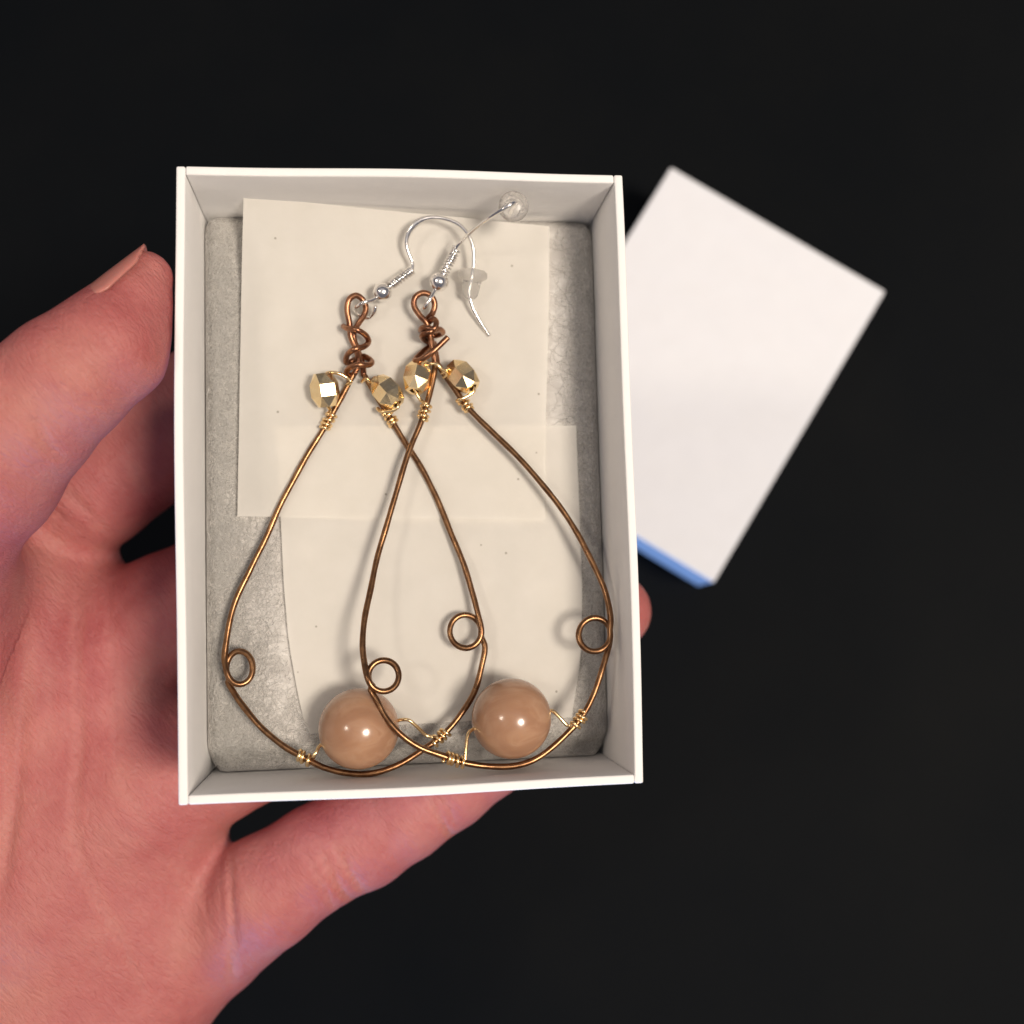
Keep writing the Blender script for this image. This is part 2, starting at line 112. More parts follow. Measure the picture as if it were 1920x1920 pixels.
CARD_L = [[(-16.67, 7.92, 12.70), (-14.56, 7.92, 12.70), (-12.45, 7.91, 12.70), (-10.32, 7.91, 12.70), (-8.20, 7.91, 12.70), (-6.06, 7.90, 12.70), (-3.92, 7.90, 12.70), (-1.76, 7.89, 12.70), (0.40, 7.89, 12.70), (2.56, 7.88, 12.70), (4.74, 7.88, 12.70), (6.92, 7.87, 12.70), (9.12, 7.87, 12.70), (11.32, 7.85, 12.70), (13.52, 7.84, 12.70), (15.74, 7.82, 12.70), (17.96, 7.80, 12.70), (20.19, 7.79, 12.70), (22.44, 7.77, 12.70)],
    [(-16.58, 5.69, 12.70), (-14.48, 5.69, 12.70), (-12.37, 5.70, 12.71), (-10.25, 5.70, 12.71), (-8.13, 5.70, 12.71), (-5.99, 5.71, 12.71), (-3.85, 5.71, 12.71), (-1.71, 5.70, 12.71), (0.45, 5.70, 12.71), (2.61, 5.70, 12.71), (4.79, 5.69, 12.71), (6.97, 5.69, 12.71), (9.15, 5.68, 12.71), (11.35, 5.67, 12.71), (13.55, 5.65, 12.70), (15.77, 5.64, 12.70), (17.99, 5.62, 12.70), (20.22, 5.61, 12.70), (22.45, 5.59, 12.70)],
    [(-16.49, 3.46, 12.70), (-14.40, 3.48, 12.71), (-12.29, 3.49, 12.72), (-10.18, 3.50, 12.72), (-8.06, 3.51, 12.72), (-5.93, 3.51, 12.72), (-3.79, 3.52, 12.72), (-1.65, 3.52, 12.72), (0.50, 3.52, 12.72), (2.67, 3.52, 12.72), (4.83, 3.52, 12.72), (7.01, 3.51, 12.72), (9.19, 3.51, 12.71), (11.39, 3.49, 12.71), (13.59, 3.47, 12.71), (15.80, 3.46, 12.71), (18.01, 3.45, 12.70), (20.24, 3.44, 12.70), (22.47, 3.42, 12.70)],
    [(-16.41, 1.23, 12.70), (-14.31, 1.26, 12.71), (-12.21, 1.29, 12.72), (-10.11, 1.31, 12.73), (-7.99, 1.32, 12.73), (-5.86, 1.33, 12.73), (-3.73, 1.34, 12.73), (-1.59, 1.35, 12.73), (0.56, 1.34, 12.73), (2.72, 1.34, 12.73), (4.88, 1.34, 12.73), (7.05, 1.34, 12.73), (9.23, 1.33, 12.72), (11.42, 1.32, 12.72), (13.62, 1.30, 12.71), (15.82, 1.28, 12.71), (18.04, 1.28, 12.71), (20.26, 1.27, 12.70), (22.49, 1.26, 12.70)],
    [(-16.33, -0.99, 12.70), (-14.24, -0.95, 12.72), (-12.14, -0.90, 12.73), (-10.04, -0.88, 12.73), (-7.92, -0.87, 12.73), (-5.80, -0.85, 12.73), (-3.67, -0.84, 12.73), (-1.54, -0.83, 12.73), (0.61, -0.83, 12.73), (2.76, -0.82, 12.73), (4.92, -0.82, 12.73), (7.09, -0.82, 12.73), (9.27, -0.83, 12.73), (11.46, -0.85, 12.72), (13.65, -0.87, 12.72), (15.85, -0.89, 12.71), (18.06, -0.89, 12.71), (20.28, -0.90, 12.70), (22.51, -0.90, 12.70)],
    [(-16.25, -3.21, 12.70), (-14.16, -3.15, 12.72), (-12.07, -3.10, 12.74), (-9.97, -3.07, 12.74), (-7.86, -3.05, 12.74), (-5.74, -3.03, 12.74), (-3.62, -3.01, 12.74), (-1.48, -2.99, 12.74), (0.66, -2.99, 12.74), (2.81, -2.99, 12.74), (4.97, -2.99, 12.74), (7.13, -2.98, 12.74), (9.31, -3.00, 12.74), (11.49, -3.01, 12.73), (13.68, -3.04, 12.72), (15.88, -3.05, 12.72), (18.09, -3.05, 12.71), (20.30, -3.05, 12.71), (22.53, -3.06, 12.70)],
    [(-16.17, -5.42, 12.70), (-14.09, -5.35, 12.72), (-12.00, -5.28, 12.75), (-9.90, -5.25, 12.75), (-7.79, -5.23, 12.75), (-5.68, -5.20, 12.75), (-3.56, -5.17, 12.75), (-1.43, -5.16, 12.75), (0.71, -5.15, 12.75), (2.86, -5.15, 12.75), (5.01, -5.14, 12.75), (7.18, -5.14, 12.75), (9.35, -5.15, 12.74), (11.53, -5.17, 12.74), (13.71, -5.19, 12.73), (15.91, -5.21, 12.72), (18.11, -5.21, 12.71), (20.33, -5.21, 12.71), (22.55, -5.21, 12.70)],
    [(-16.09, -7.62, 12.70), (-14.01, -7.54, 12.73), (-11.93, -7.47, 12.75), (-9.83, -7.43, 12.76), (-7.73, -7.40, 12.76), (-5.62, -7.37, 12.76), (-3.50, -7.33, 12.76), (-1.37, -7.31, 12.76), (0.76, -7.31, 12.76), (2.90, -7.30, 12.76), (5.05, -7.30, 12.76), (7.21, -7.29, 12.76), (9.38, -7.31, 12.75), (11.56, -7.33, 12.74), (13.74, -7.35, 12.73), (15.93, -7.36, 12.73), (18.13, -7.36, 12.72), (20.34, -7.36, 12.71), (22.56, -7.35, 12.70)],
    [(-16.01, -9.82, 12.70), (-13.94, -9.73, 12.73), (-11.86, -9.64, 12.76), (-9.77, -9.60, 12.77), (-7.67, -9.56, 12.77), (-5.56, -9.53, 12.77), (-3.45, -9.49, 12.77), (-1.33, -9.47, 12.77), (0.81, -9.46, 12.77), (2.94, -9.45, 12.77), (5.09, -9.44, 12.77), (7.25, -9.44, 12.77), (9.41, -9.45, 12.76), (11.58, -9.48, 12.75), (13.76, -9.50, 12.74), (15.95, -9.51, 12.73), (18.15, -9.51, 12.72), (20.35, -9.50, 12.71), (22.56, -9.50, 12.70)],
    [(-15.93, -12.02, 12.70), (-13.86, -11.92, 12.73), (-11.79, -11.81, 12.77), (-9.70, -11.76, 12.78), (-7.61, -11.72, 12.78), (-5.50, -11.68, 12.78), (-3.39, -11.64, 12.78), (-1.28, -11.61, 12.78), (0.85, -11.61, 12.78), (2.99, -11.60, 12.78), (5.13, -11.59, 12.78), (7.28, -11.58, 12.78), (9.44, -11.60, 12.77), (11.61, -11.62, 12.76), (13.78, -11.64, 12.74), (15.97, -11.66, 12.73), (18.16, -11.65, 12.72), (20.36, -11.64, 12.71), (22.57, -11.63, 12.70)],
    [(-15.78, -14.21, 12.70), (-13.72, -14.09, 12.74), (-11.65, -13.98, 12.78), (-9.57, -13.92, 12.78), (-7.49, -13.88, 12.78), (-5.39, -13.83, 12.78), (-3.29, -13.79, 12.79), (-1.18, -13.76, 12.79), (0.94, -13.75, 12.79), (3.07, -13.73, 12.79), (5.20, -13.72, 12.79), (7.34, -13.71, 12.79), (9.49, -13.73, 12.77), (11.65, -13.76, 12.76), (13.82, -13.78, 12.75), (16.00, -13.80, 12.74), (18.18, -13.79, 12.72), (20.37, -13.78, 12.71), (22.57, -13.77, 12.70)],
    [(-15.63, -16.39, 12.70), (-13.58, -16.27, 12.74), (-11.52, -16.14, 12.78), (-9.46, -16.08, 12.79), (-7.38, -16.03, 12.79), (-5.30, -15.98, 12.79), (-3.21, -15.93, 12.79), (-1.11, -15.89, 12.79), (1.00, -15.88, 12.79), (3.11, -15.87, 12.79), (5.24, -15.85, 12.80), (7.37, -15.84, 12.80), (9.51, -15.87, 12.78), (11.65, -15.89, 12.77), (13.81, -15.92, 12.75), (15.98, -15.93, 12.74), (18.15, -15.92, 12.73), (20.33, -15.90, 12.71), (22.52, -15.89, 12.70)],
    [(-15.47, -18.57, 12.70), (-13.44, -18.43, 12.75), (-11.40, -18.29, 12.79), (-9.35, -18.22, 12.80), (-7.29, -18.17, 12.80), (-5.22, -18.11, 12.80), (-3.15, -18.06, 12.80), (-1.07, -18.02, 12.80), (1.02, -18.01, 12.80), (3.12, -17.99, 12.80), (5.23, -17.98, 12.80), (7.34, -17.97, 12.80), (9.47, -17.99, 12.79), (11.60, -18.02, 12.77), (13.74, -18.04, 12.76), (15.89, -18.06, 12.74), (18.04, -18.04, 12.73), (20.21, -18.03, 12.71), (22.38, -18.01, 12.70)],
    [(-15.21, -20.74, 12.68), (-13.20, -20.58, 12.73), (-11.18, -20.43, 12.78), (-9.15, -20.36, 12.79), (-7.11, -20.30, 12.79), (-5.07, -20.24, 12.80), (-3.02, -20.18, 12.80), (-0.95, -20.14, 12.80), (1.11, -20.12, 12.80), (3.19, -20.11, 12.80), (5.28, -20.09, 12.80), (7.37, -20.08, 12.80), (9.47, -20.11, 12.79), (11.58, -20.13, 12.77), (13.69, -20.16, 12.76), (15.82, -20.18, 12.74), (17.95, -20.16, 12.73), (20.09, -20.14, 12.71), (22.24, -20.12, 12.70)],
    [(-14.87, -22.89, 12.65), (-12.89, -22.73, 12.71), (-10.90, -22.57, 12.76), (-8.89, -22.48, 12.77), (-6.88, -22.42, 12.78), (-4.86, -22.36, 12.78), (-2.83, -22.29, 12.78), (-0.80, -22.25, 12.79), (1.25, -22.23, 12.79), (3.30, -22.22, 12.79), (5.35, -22.20, 12.80), (7.42, -22.19, 12.80), (9.49, -22.22, 12.79), (11.58, -22.25, 12.77), (13.66, -22.28, 12.76), (15.76, -22.29, 12.74), (17.87, -22.27, 12.73), (19.98, -22.25, 12.71), (22.10, -22.23, 12.70)],
    [(-14.54, -25.04, 12.62), (-12.59, -24.87, 12.68), (-10.63, -24.69, 12.74), (-8.65, -24.60, 12.75), (-6.67, -24.54, 12.76), (-4.68, -24.47, 12.76), (-2.69, -24.40, 12.77), (-0.69, -24.35, 12.77), (1.32, -24.33, 12.78), (3.34, -24.32, 12.78), (5.37, -24.30, 12.78), (7.40, -24.28, 12.79), (9.44, -24.31, 12.77), (11.49, -24.34, 12.76), (13.54, -24.37, 12.74), (15.61, -24.39, 12.73), (17.68, -24.36, 12.72), (19.76, -24.34, 12.70), (21.84, -24.32, 12.69)],
    [(-14.14, -27.19, 12.54), (-12.23, -27.00, 12.61), (-10.31, -26.81, 12.68), (-8.38, -26.71, 12.70), (-6.44, -26.64, 12.70), (-4.49, -26.56, 12.71), (-2.54, -26.49, 12.72), (-0.58, -26.44, 12.72), (1.39, -26.42, 12.73), (3.36, -26.40, 12.74), (5.34, -26.38, 12.75), (7.33, -26.36, 12.75), (9.33, -26.39, 12.74), (11.33, -26.42, 12.72), (13.34, -26.45, 12.71), (15.36, -26.46, 12.70), (17.39, -26.44, 12.68), (19.42, -26.42, 12.67), (21.46, -26.39, 12.66)],
    [(-13.68, -29.32, 12.43), (-11.81, -29.12, 12.51), (-9.94, -28.92, 12.58), (-8.05, -28.81, 12.61), (-6.16, -28.73, 12.62), (-4.26, -28.65, 12.63), (-2.35, -28.57, 12.64), (-0.43, -28.52, 12.65), (1.49, -28.50, 12.66), (3.42, -28.47, 12.68), (5.35, -28.45, 12.69), (7.29, -28.43, 12.70), (9.24, -28.46, 12.69), (11.20, -28.49, 12.68), (13.16, -28.53, 12.67), (15.13, -28.54, 12.66), (17.10, -28.51, 12.65), (19.09, -28.48, 12.64), (21.08, -28.45, 12.63)],
    [(-12.93, -31.38, 12.20), (-11.12, -31.17, 12.29), (-9.30, -30.95, 12.38), (-7.47, -30.85, 12.42), (-5.64, -30.77, 12.44), (-3.80, -30.69, 12.46), (-1.95, -30.60, 12.49), (-0.10, -30.55, 12.51), (1.76, -30.53, 12.53), (3.63, -30.51, 12.56), (5.50, -30.49, 12.58), (7.37, -30.47, 12.60), (9.26, -30.50, 12.60), (11.15, -30.54, 12.60), (13.05, -30.58, 12.60), (14.95, -30.59, 12.60), (16.86, -30.57, 12.60), (18.77, -30.54, 12.60), (20.69, -30.51, 12.60)]]
WRAP_A = [((-10.59, 8.55, 13.70), 3.4, 2.10), ((-2.15, 8.49, 13.70), 3.4, 2.02), ((-13.35, -33.50, 16.60), 3.3, 2.10), ((3.10, -31.59, 16.60), 3.3, 2.10)]
WRAP_B = [((2.01, 9.38, 14.90), 3.3, 2.10), ((7.62, 10.46, 14.90), 3.4, 2.02), ((4.72, -34.06, 19.20), 4.2, 2.52), ((20.69, -30.02, 18.80), 3.2, 2.02)]
INDEX_CHAIN = [(-84.98, 6.35, 97.35, 11.50), (-73.16, 14.29, 97.18, 10.20), (-61.15, 20.99, 102.37, 9.40), (-49.34, 29.74, 102.14, 9.00), (-38.46, 37.52, 101.81, 8.20), (-31.71, 42.62, 100.71, 8.60), (-20.72, 50.00, 100.55, 7.60), (-13.64, 54.94, 100.01, 7.40), (-4.82, 60.39, 100.28, 6.20)]
MIDDLE_CHAIN = [(-74.51, -10.75, 98.57, 12.20), (-61.32, -4.19, 99.26, 11.00), (-49.42, 1.74, 100.74, 9.40), (-37.27, 8.16, 100.52, 8.60), (-28.24, 12.93, 99.33, 8.80), (-17.35, 18.88, 99.05, 7.90), (-8.76, 23.81, 98.02, 8.00), (6.40, 32.30, 97.99, 6.40)]
RING_CHAIN = [(-67.08, -29.68, 98.59, 12.20), (-53.28, -22.82, 99.31, 11.00), (-44.04, -18.99, 99.86, 9.20), (-33.87, -14.49, 99.53, 8.60), (-24.12, -10.39, 98.24, 8.80), (-14.07, -6.32, 97.91, 8.00), (-4.73, -3.08, 96.65, 8.20), (6.34, 0.45, 96.39, 7.20), (10.33, 1.48, 95.92, 7.20), (15.02, 2.73, 96.99, 5.60)]
LITTLE_CHAIN = [(-54.51, -50.82, 93.36, 12.00), (-45.18, -44.64, 93.00, 9.40), (-34.86, -37.03, 99.69, 8.00), (-27.75, -32.31, 99.64, 7.30), (-21.47, -29.22, 98.65, 7.60), (-15.71, -26.39, 99.02, 6.60), (-9.24, -22.23, 98.63, 6.30), (-3.24, -18.23, 98.60, 5.70), (1.93, -14.69, 98.96, 4.80)]
THUMB_CHAIN = [(-71.57, 12.33, 131.16, 11.00), (-62.82, 19.28, 133.90, 10.00), (-56.83, 24.36, 135.44, 8.20), (-51.55, 28.75, 136.41, 7.30), (-46.92, 32.92, 135.84, 6.75), (-45.59, 35.92, 135.15, 5.40), (-44.50, 38.55, 134.92, 4.20), (-43.51, 41.49, 134.23, 3.20)]
ARM_CHAIN = [(-148.25, -66.74, 83.64, 19.00), (-193.60, -103.29, 75.77, 23.00), (-291.20, -182.66, 61.40, 27.00)]
PALM_CHAINS = [[(-84.98, 6.35, 97.35, 12.00), (-116.80, -23.81, 92.17, 14.00), (-148.95, -48.25, 87.59, 15.00)],
    [(-74.51, -10.75, 98.57, 12.20), (-104.97, -34.74, 92.03, 14.00), (-140.86, -61.93, 86.15, 15.00)],
    [(-67.08, -29.68, 98.59, 12.20), (-94.29, -50.74, 92.36, 14.00), (-131.14, -75.62, 84.72, 15.00)],
    [(-54.98, -50.82, 93.36, 11.70), (-60.17, -59.79, 94.42, 12.80), (-78.69, -74.36, 92.89, 15.00), (-120.00, -90.64, 85.15, 14.00)],
    [(-71.57, 12.33, 131.16, 11.80), (-81.34, -2.02, 116.58, 15.00), (-99.29, -21.26, 110.54, 18.00), (-135.77, -45.98, 95.88, 15.00)],
    [(-73.16, 14.29, 97.18, 10.20), (-61.32, -4.19, 99.26, 11.00), (-53.28, -22.82, 99.31, 11.00), (-51.54, -40.33, 94.46, 11.00)],
    [(-75.87, 9.40, 122.81, 9.00), (-77.26, 5.96, 107.37, 10.00)],
    [(-69.43, -19.89, 98.62, 12.00), (-65.93, -39.59, 97.55, 12.50), (-73.60, -58.66, 95.55, 13.00)]]
CREASES = [([(-61.79, 12.13), (-59.64, 4.31), (-58.57, -4.92), (-58.21, -15.58), (-57.71, -28.36), (-55.36, -35.47), (-52.50, -41.86), (-48.93, -51.10)], 0.34, 0.56),
    ([(-64.86, 5.73), (-64.57, -2.79), (-65.29, -10.60), (-66.00, -22.68), (-67.14, -36.89)], 0.90, 0.95),
    ([(-55.71, 6.44), (-53.93, -4.92), (-53.21, -15.58), (-50.00, -24.10), (-45.00, -29.78)], 0.21, 0.50),
    ([(-53.20, -25.14), (-47.77, -30.18), (-42.70, -36.66), (-40.90, -41.70)], 0.18, 0.43),
    ([(-39.52, -29.87), (-38.33, -34.67), (-38.03, -39.84), (-38.63, -45.75), (-39.67, -50.63)], 0.52, 0.50),
    ([(-40.92, -30.58), (-39.60, -36.41), (-39.31, -42.25)], 0.17, 0.37),
    ([(-26.51, -29.50), (-24.99, -32.53), (-23.62, -35.56), (-21.94, -38.59)], 0.60, 0.43),
    ([(-24.53, -28.74), (-22.70, -32.15), (-21.33, -34.80), (-20.27, -37.07)], 0.48, 0.37),
    ([(-27.73, -30.25), (-26.51, -33.29), (-25.30, -36.32), (-24.38, -39.35)], 0.35, 0.37),
    ([(-11.81, -22.68), (-10.29, -25.71), (-8.69, -28.74), (-7.77, -31.01)], 0.51, 0.43),
    ([(-10.29, -22.30), (-8.69, -25.10), (-7.47, -27.60)], 0.35, 0.37),
    ([(-65.52, 20.89), (-61.71, 19.00), (-57.52, 15.59)], 0.29, 0.50),
    ([(-52.55, 23.53), (-51.67, 20.60), (-50.78, 18.83)], 0.34, 0.62),
    ([(-66.96, 23.25), (-62.45, 20.63), (-58.69, 16.52), (-56.05, 12.77)], 0.29, 0.56),
    ([(-68.04, 8.69), (-64.42, 12.29), (-61.52, 16.61)], 0.23, 0.56),
    ([(-57.86, -27.65), (-56.43, -31.56), (-54.64, -35.47)], 0.20, 0.40),
    ([(-52.14, -43.28), (-50.86, -46.83), (-49.86, -49.68)], 0.25, 0.45),
    ([(-47.77, -36.66), (-44.88, -38.82), (-41.62, -42.06)], 0.12, 0.40),
    ([(-47.05, -39.90), (-44.51, -41.70), (-41.98, -44.22)], 0.12, 0.40),
    ([(-51.03, -31.62), (-47.77, -33.78), (-44.51, -36.66)], 0.10, 0.40),
    ([(-64.70, 17.26), (-62.07, 15.39), (-59.81, 12.77)], 0.20, 0.50),
    ([(-63.20, 19.13), (-60.57, 17.64), (-58.31, 15.39)], 0.18, 0.40),
    ([(-66.86, 14.46), (-63.89, 12.24), (-61.66, 8.92)], 0.20, 0.50),
    ([(-57.86, -10.60), (-57.71, -17.71), (-58.14, -22.68)], 0.20, 0.40),
    ([(-62.14, -4.21), (-61.71, -10.60), (-62.57, -17.00)], 0.15, 0.50),
    ([(-36.57, -32.53), (-35.05, -36.32), (-33.52, -39.35), (-32.76, -42.38)], 0.14, 0.45),
    ([(-38.48, -34.80), (-37.64, -39.35), (-37.33, -43.89)], 0.16, 0.45)]
NAIL_LINE = [(-51.09, 38.21, 136.70, 6.60), (-48.46, 40.56, 136.34, 6.00), (-45.93, 42.80, 135.97, 5.00), (-43.37, 45.19, 135.42, 4.00)]

# ------------------------------------------------------------------ materials
def mat(name):
    m = bpy.data.materials.new(name); m.use_nodes = True
    nt = m.node_tree
    return m, nt, nt.nodes['Principled BSDF'], nt.nodes['Material Output']
def node(nt, kind, **kw):
    n = nt.nodes.new(kind)
    for k, v in kw.items():
        if k in n.inputs.keys(): n.inputs[k].default_value = v
        else: setattr(n, k, v)
    return n
def ramp(nt, stops):
    r = nt.nodes.new('ShaderNodeValToRGB')
    e = r.color_ramp.elements
    while len(e) < len(stops): e.new(0.5)
    for x, (p, c) in zip(e, stops):
        x.position = p; x.color = (*c, 1) if len(c) == 3 else c
    return r
def coords(nt, scale=(1, 1, 1), rot=(0, 0, 0)):
    tc = nt.nodes.new('ShaderNodeTexCoord'); mp = nt.nodes.new('ShaderNodeMapping')
    mp.inputs['Scale'].default_value = scale; mp.inputs['Rotation'].default_value = rot
    nt.links.new(tc.outputs['Object'], mp.inputs['Vector'])
    return mp.outputs['Vector']
def noise(nt, vec, scale, detail=4, rough=0.55):
    n = node(nt, 'ShaderNodeTexNoise'); n.inputs['Scale'].default_value = scale
    n.inputs['Detail'].default_value = detail; n.inputs['Roughness'].default_value = rough
    nt.links.new(vec, n.inputs['Vector'])
    return n
def bump(nt, h, strength, dist, prev=None):
    b = node(nt, 'ShaderNodeBump'); b.inputs['Strength'].default_value = strength; b.inputs['Distance'].default_value = dist
    nt.links.new(h, b.inputs['Height'])
    if prev: nt.links.new(prev, b.inputs['Normal'])
    return b.outputs['Normal']

def metal(name, c, c2, rough, spot=900):
    m, nt, p, o = mat(name)
    v = coords(nt)
    n = noise(nt, v, spot, 3)
    r = ramp(nt, [(0.35, c2), (0.65, c)])
    nt.links.new(n.outputs['Fac'], r.inputs['Fac']); nt.links.new(r.outputs['Color'], p.inputs['Base Color'])
    p.inputs['Metallic'].default_value = 1
    n2 = noise(nt, v, spot*2.5, 3)
    mr = node(nt, 'ShaderNodeMapRange'); mr.inputs['To Min'].default_value = rough*0.7; mr.inputs['To Max'].default_value = rough*1.5
    nt.links.new(n2.outputs['Fac'], mr.inputs['Value']); nt.links.new(mr.outputs['Result'], p.inputs['Roughness'])
    nt.links.new(bump(nt, n2.outputs['Fac'], 0.15, 0.00005), p.inputs['Normal'])
    return m
M_BRONZE = metal('antique_bronze_wire', (0.31, 0.165, 0.08), (0.18, 0.09, 0.045), 0.28)
M_COPPER = metal('copper_wire', (0.40, 0.195, 0.105), (0.22, 0.10, 0.06), 0.30)
M_GOLD = metal('gold_wire', (0.98, 0.74, 0.42), (0.90, 0.62, 0.30), 0.22)
M_GOLDBEAD = metal('polished_gold', (1.0, 0.81, 0.50), (0.97, 0.74, 0.41), 0.20)
M_SILVER = metal('silver', (0.93, 0.91, 0.89), (0.84, 0.82, 0.80), 0.17)

def paper_mat(name, c, c2, grain=2500, translucent=0.0, specks=False):
    m, nt, p, o = mat(name)
    v = coords(nt)
    n = noise(nt, v, 220, 5)
    r = ramp(nt, [(0.3, c2), (0.7, c)])
    nt.links.new(n.outputs['Fac'], r.inputs['Fac'])
    colr = r.outputs['Color']
    if specks:
        vo = node(nt, 'ShaderNodeTexVoronoi'); vo.inputs['Scale'].default_value = 300
        nt.links.new(v, vo.inputs['Vector'])
        sp = ramp(nt, [(0.035, (1, 1, 1)), (0.06, (0, 0, 0))])
        nt.links.new(vo.outputs['Distance'], sp.inputs['Fac'])
        keep = node(nt, 'ShaderNodeMath', operation='GREATER_THAN'); keep.inputs[1].default_value = 0.5
        sep = node(nt, 'ShaderNodeSeparateColor'); nt.links.new(vo.outputs['Color'], sep.inputs['Color'])
        nt.links.new(sep.outputs['Red'], keep.inputs[0])
        mul = node(nt, 'ShaderNodeMath', operation='MULTIPLY')
        nt.links.new(sp.outputs['Color'], mul.inputs[0]); nt.links.new(keep.outputs[0], mul.inputs[1])
        mx = node(nt, 'ShaderNodeMix', data_type='RGBA')
        mul2 = node(nt, 'ShaderNodeMath', operation='MULTIPLY'); mul2.inputs[1].default_value = 0.55
        nt.links.new(mul.outputs[0], mul2.inputs[0]); nt.links.new(mul2.outputs[0], mx.inputs[0])
        nt.links.new(colr, mx.inputs[6]); mx.inputs[7].default_value = (0.22, 0.18, 0.12, 1)
        colr = mx.outputs[2]
    nt.links.new(colr, p.inputs['Base Color'])
    p.inputs['Roughness'].default_value = 0.75
    p.inputs['Specular IOR Level'].default_value = 0.25
    g = noise(nt, v, grain, 5, 0.65)
    g2 = noise(nt, v, 95, 3, 0.5)
    nb = bump(nt, g.outputs['Fac'], 0.25, 0.00012, bump(nt, g2.outputs['Fac'], 0.18, 0.0012))
    nt.links.new(nb, p.inputs['Normal'])
    if translucent:
        t = node(nt, 'ShaderNodeBsdfTranslucent'); nt.links.new(colr, t.inputs['Color'])
        mixs = node(nt, 'ShaderNodeMixShader'); mixs.inputs[0].default_value = translucent
        nt.links.new(p.outputs[0], mixs.inputs[1]); nt.links.new(t.outputs[0], mixs.inputs[2])
        nt.links.new(mixs.outputs[0], o.inputs['Surface'])
    return m
M_BOX = paper_mat('white_box_paper', (0.87, 0.86, 0.85), (0.85, 0.84, 0.83))
M_LID = paper_mat('cool_lit_lid_paper', (0.825, 0.835, 0.875), (0.805, 0.815, 0.855))  # white paper with cool bluish ambient light tinted into its colour
M_CARD = paper_mat('cream_paper', (0.94, 0.915, 0.865), (0.90, 0.875, 0.82), 1800, 0.50, True)

def pad_mat():
    m, nt, p, o = mat('polyester_batting')
    v = coords(nt)
    n = noise(nt, v, 170, 9, 0.72); n.inputs['Distortion'].default_value = 1.1
    w = noise(nt, v, 420, 8, 0.75); w.inputs['Distortion'].default_value = 2.2
    r = ramp(nt, [(0.30, (0.42, 0.40, 0.38)), (0.55, (0.53, 0.51, 0.485)), (0.72, (0.66, 0.64, 0.615))])
    nt.links.new(n.outputs['Fac'], r.inputs['Fac'])
    r2 = ramp(nt, [(0.50, (0, 0, 0)), (0.66, (1, 1, 1))]); nt.links.new(w.outputs['Fac'], r2.inputs['Fac'])
    mx = node(nt, 'ShaderNodeMix', data_type='RGBA')
    k = node(nt, 'ShaderNodeMath', operation='MULTIPLY'); k.inputs[1].default_value = 0.45
    nt.links.new(r2.outputs['Color'], k.inputs[0]); nt.links.new(k.outputs[0], mx.inputs[0])
    nt.links.new(r.outputs['Color'], mx.inputs[6]); mx.inputs[7].default_value = (0.76, 0.745, 0.72, 1)
    nt.links.new(mx.outputs[2], p.inputs['Base Color'])
    p.inputs['Roughness'].default_value = 0.85; p.inputs['Specular IOR Level'].default_value = 0.2
    p.inputs['Subsurface Weight'].default_value = 0.3; p.inputs['Subsurface Radius'].default_value = (1, 1, 1); p.inputs['Subsurface Scale'].default_value = 0.0012
    nt.links.new(bump(nt, w.outputs['Fac'], 0.12, 0.0004), p.inputs['Normal'])
    return m
M_PAD = pad_mat()
m, nt, p, o = mat('batting_fibre')
p.inputs['Base Color'].default_value = (0.95, 0.94, 0.92, 1); p.inputs['Roughness'].default_value = 0.2
_t = node(nt, 'ShaderNodeBsdfTranslucent'); _t.inputs['Color'].default_value = (0.95, 0.94, 0.92, 1)
_m = node(nt, 'ShaderNodeMixShader'); _m.inputs[0].default_value = 0.62
nt.links.new(p.outputs[0], _m.inputs[1]); nt.links.new(_t.outputs[0], _m.inputs[2]); nt.links.new(_m.outputs[0], o.inputs['Surface'])
M_FIBRE = m

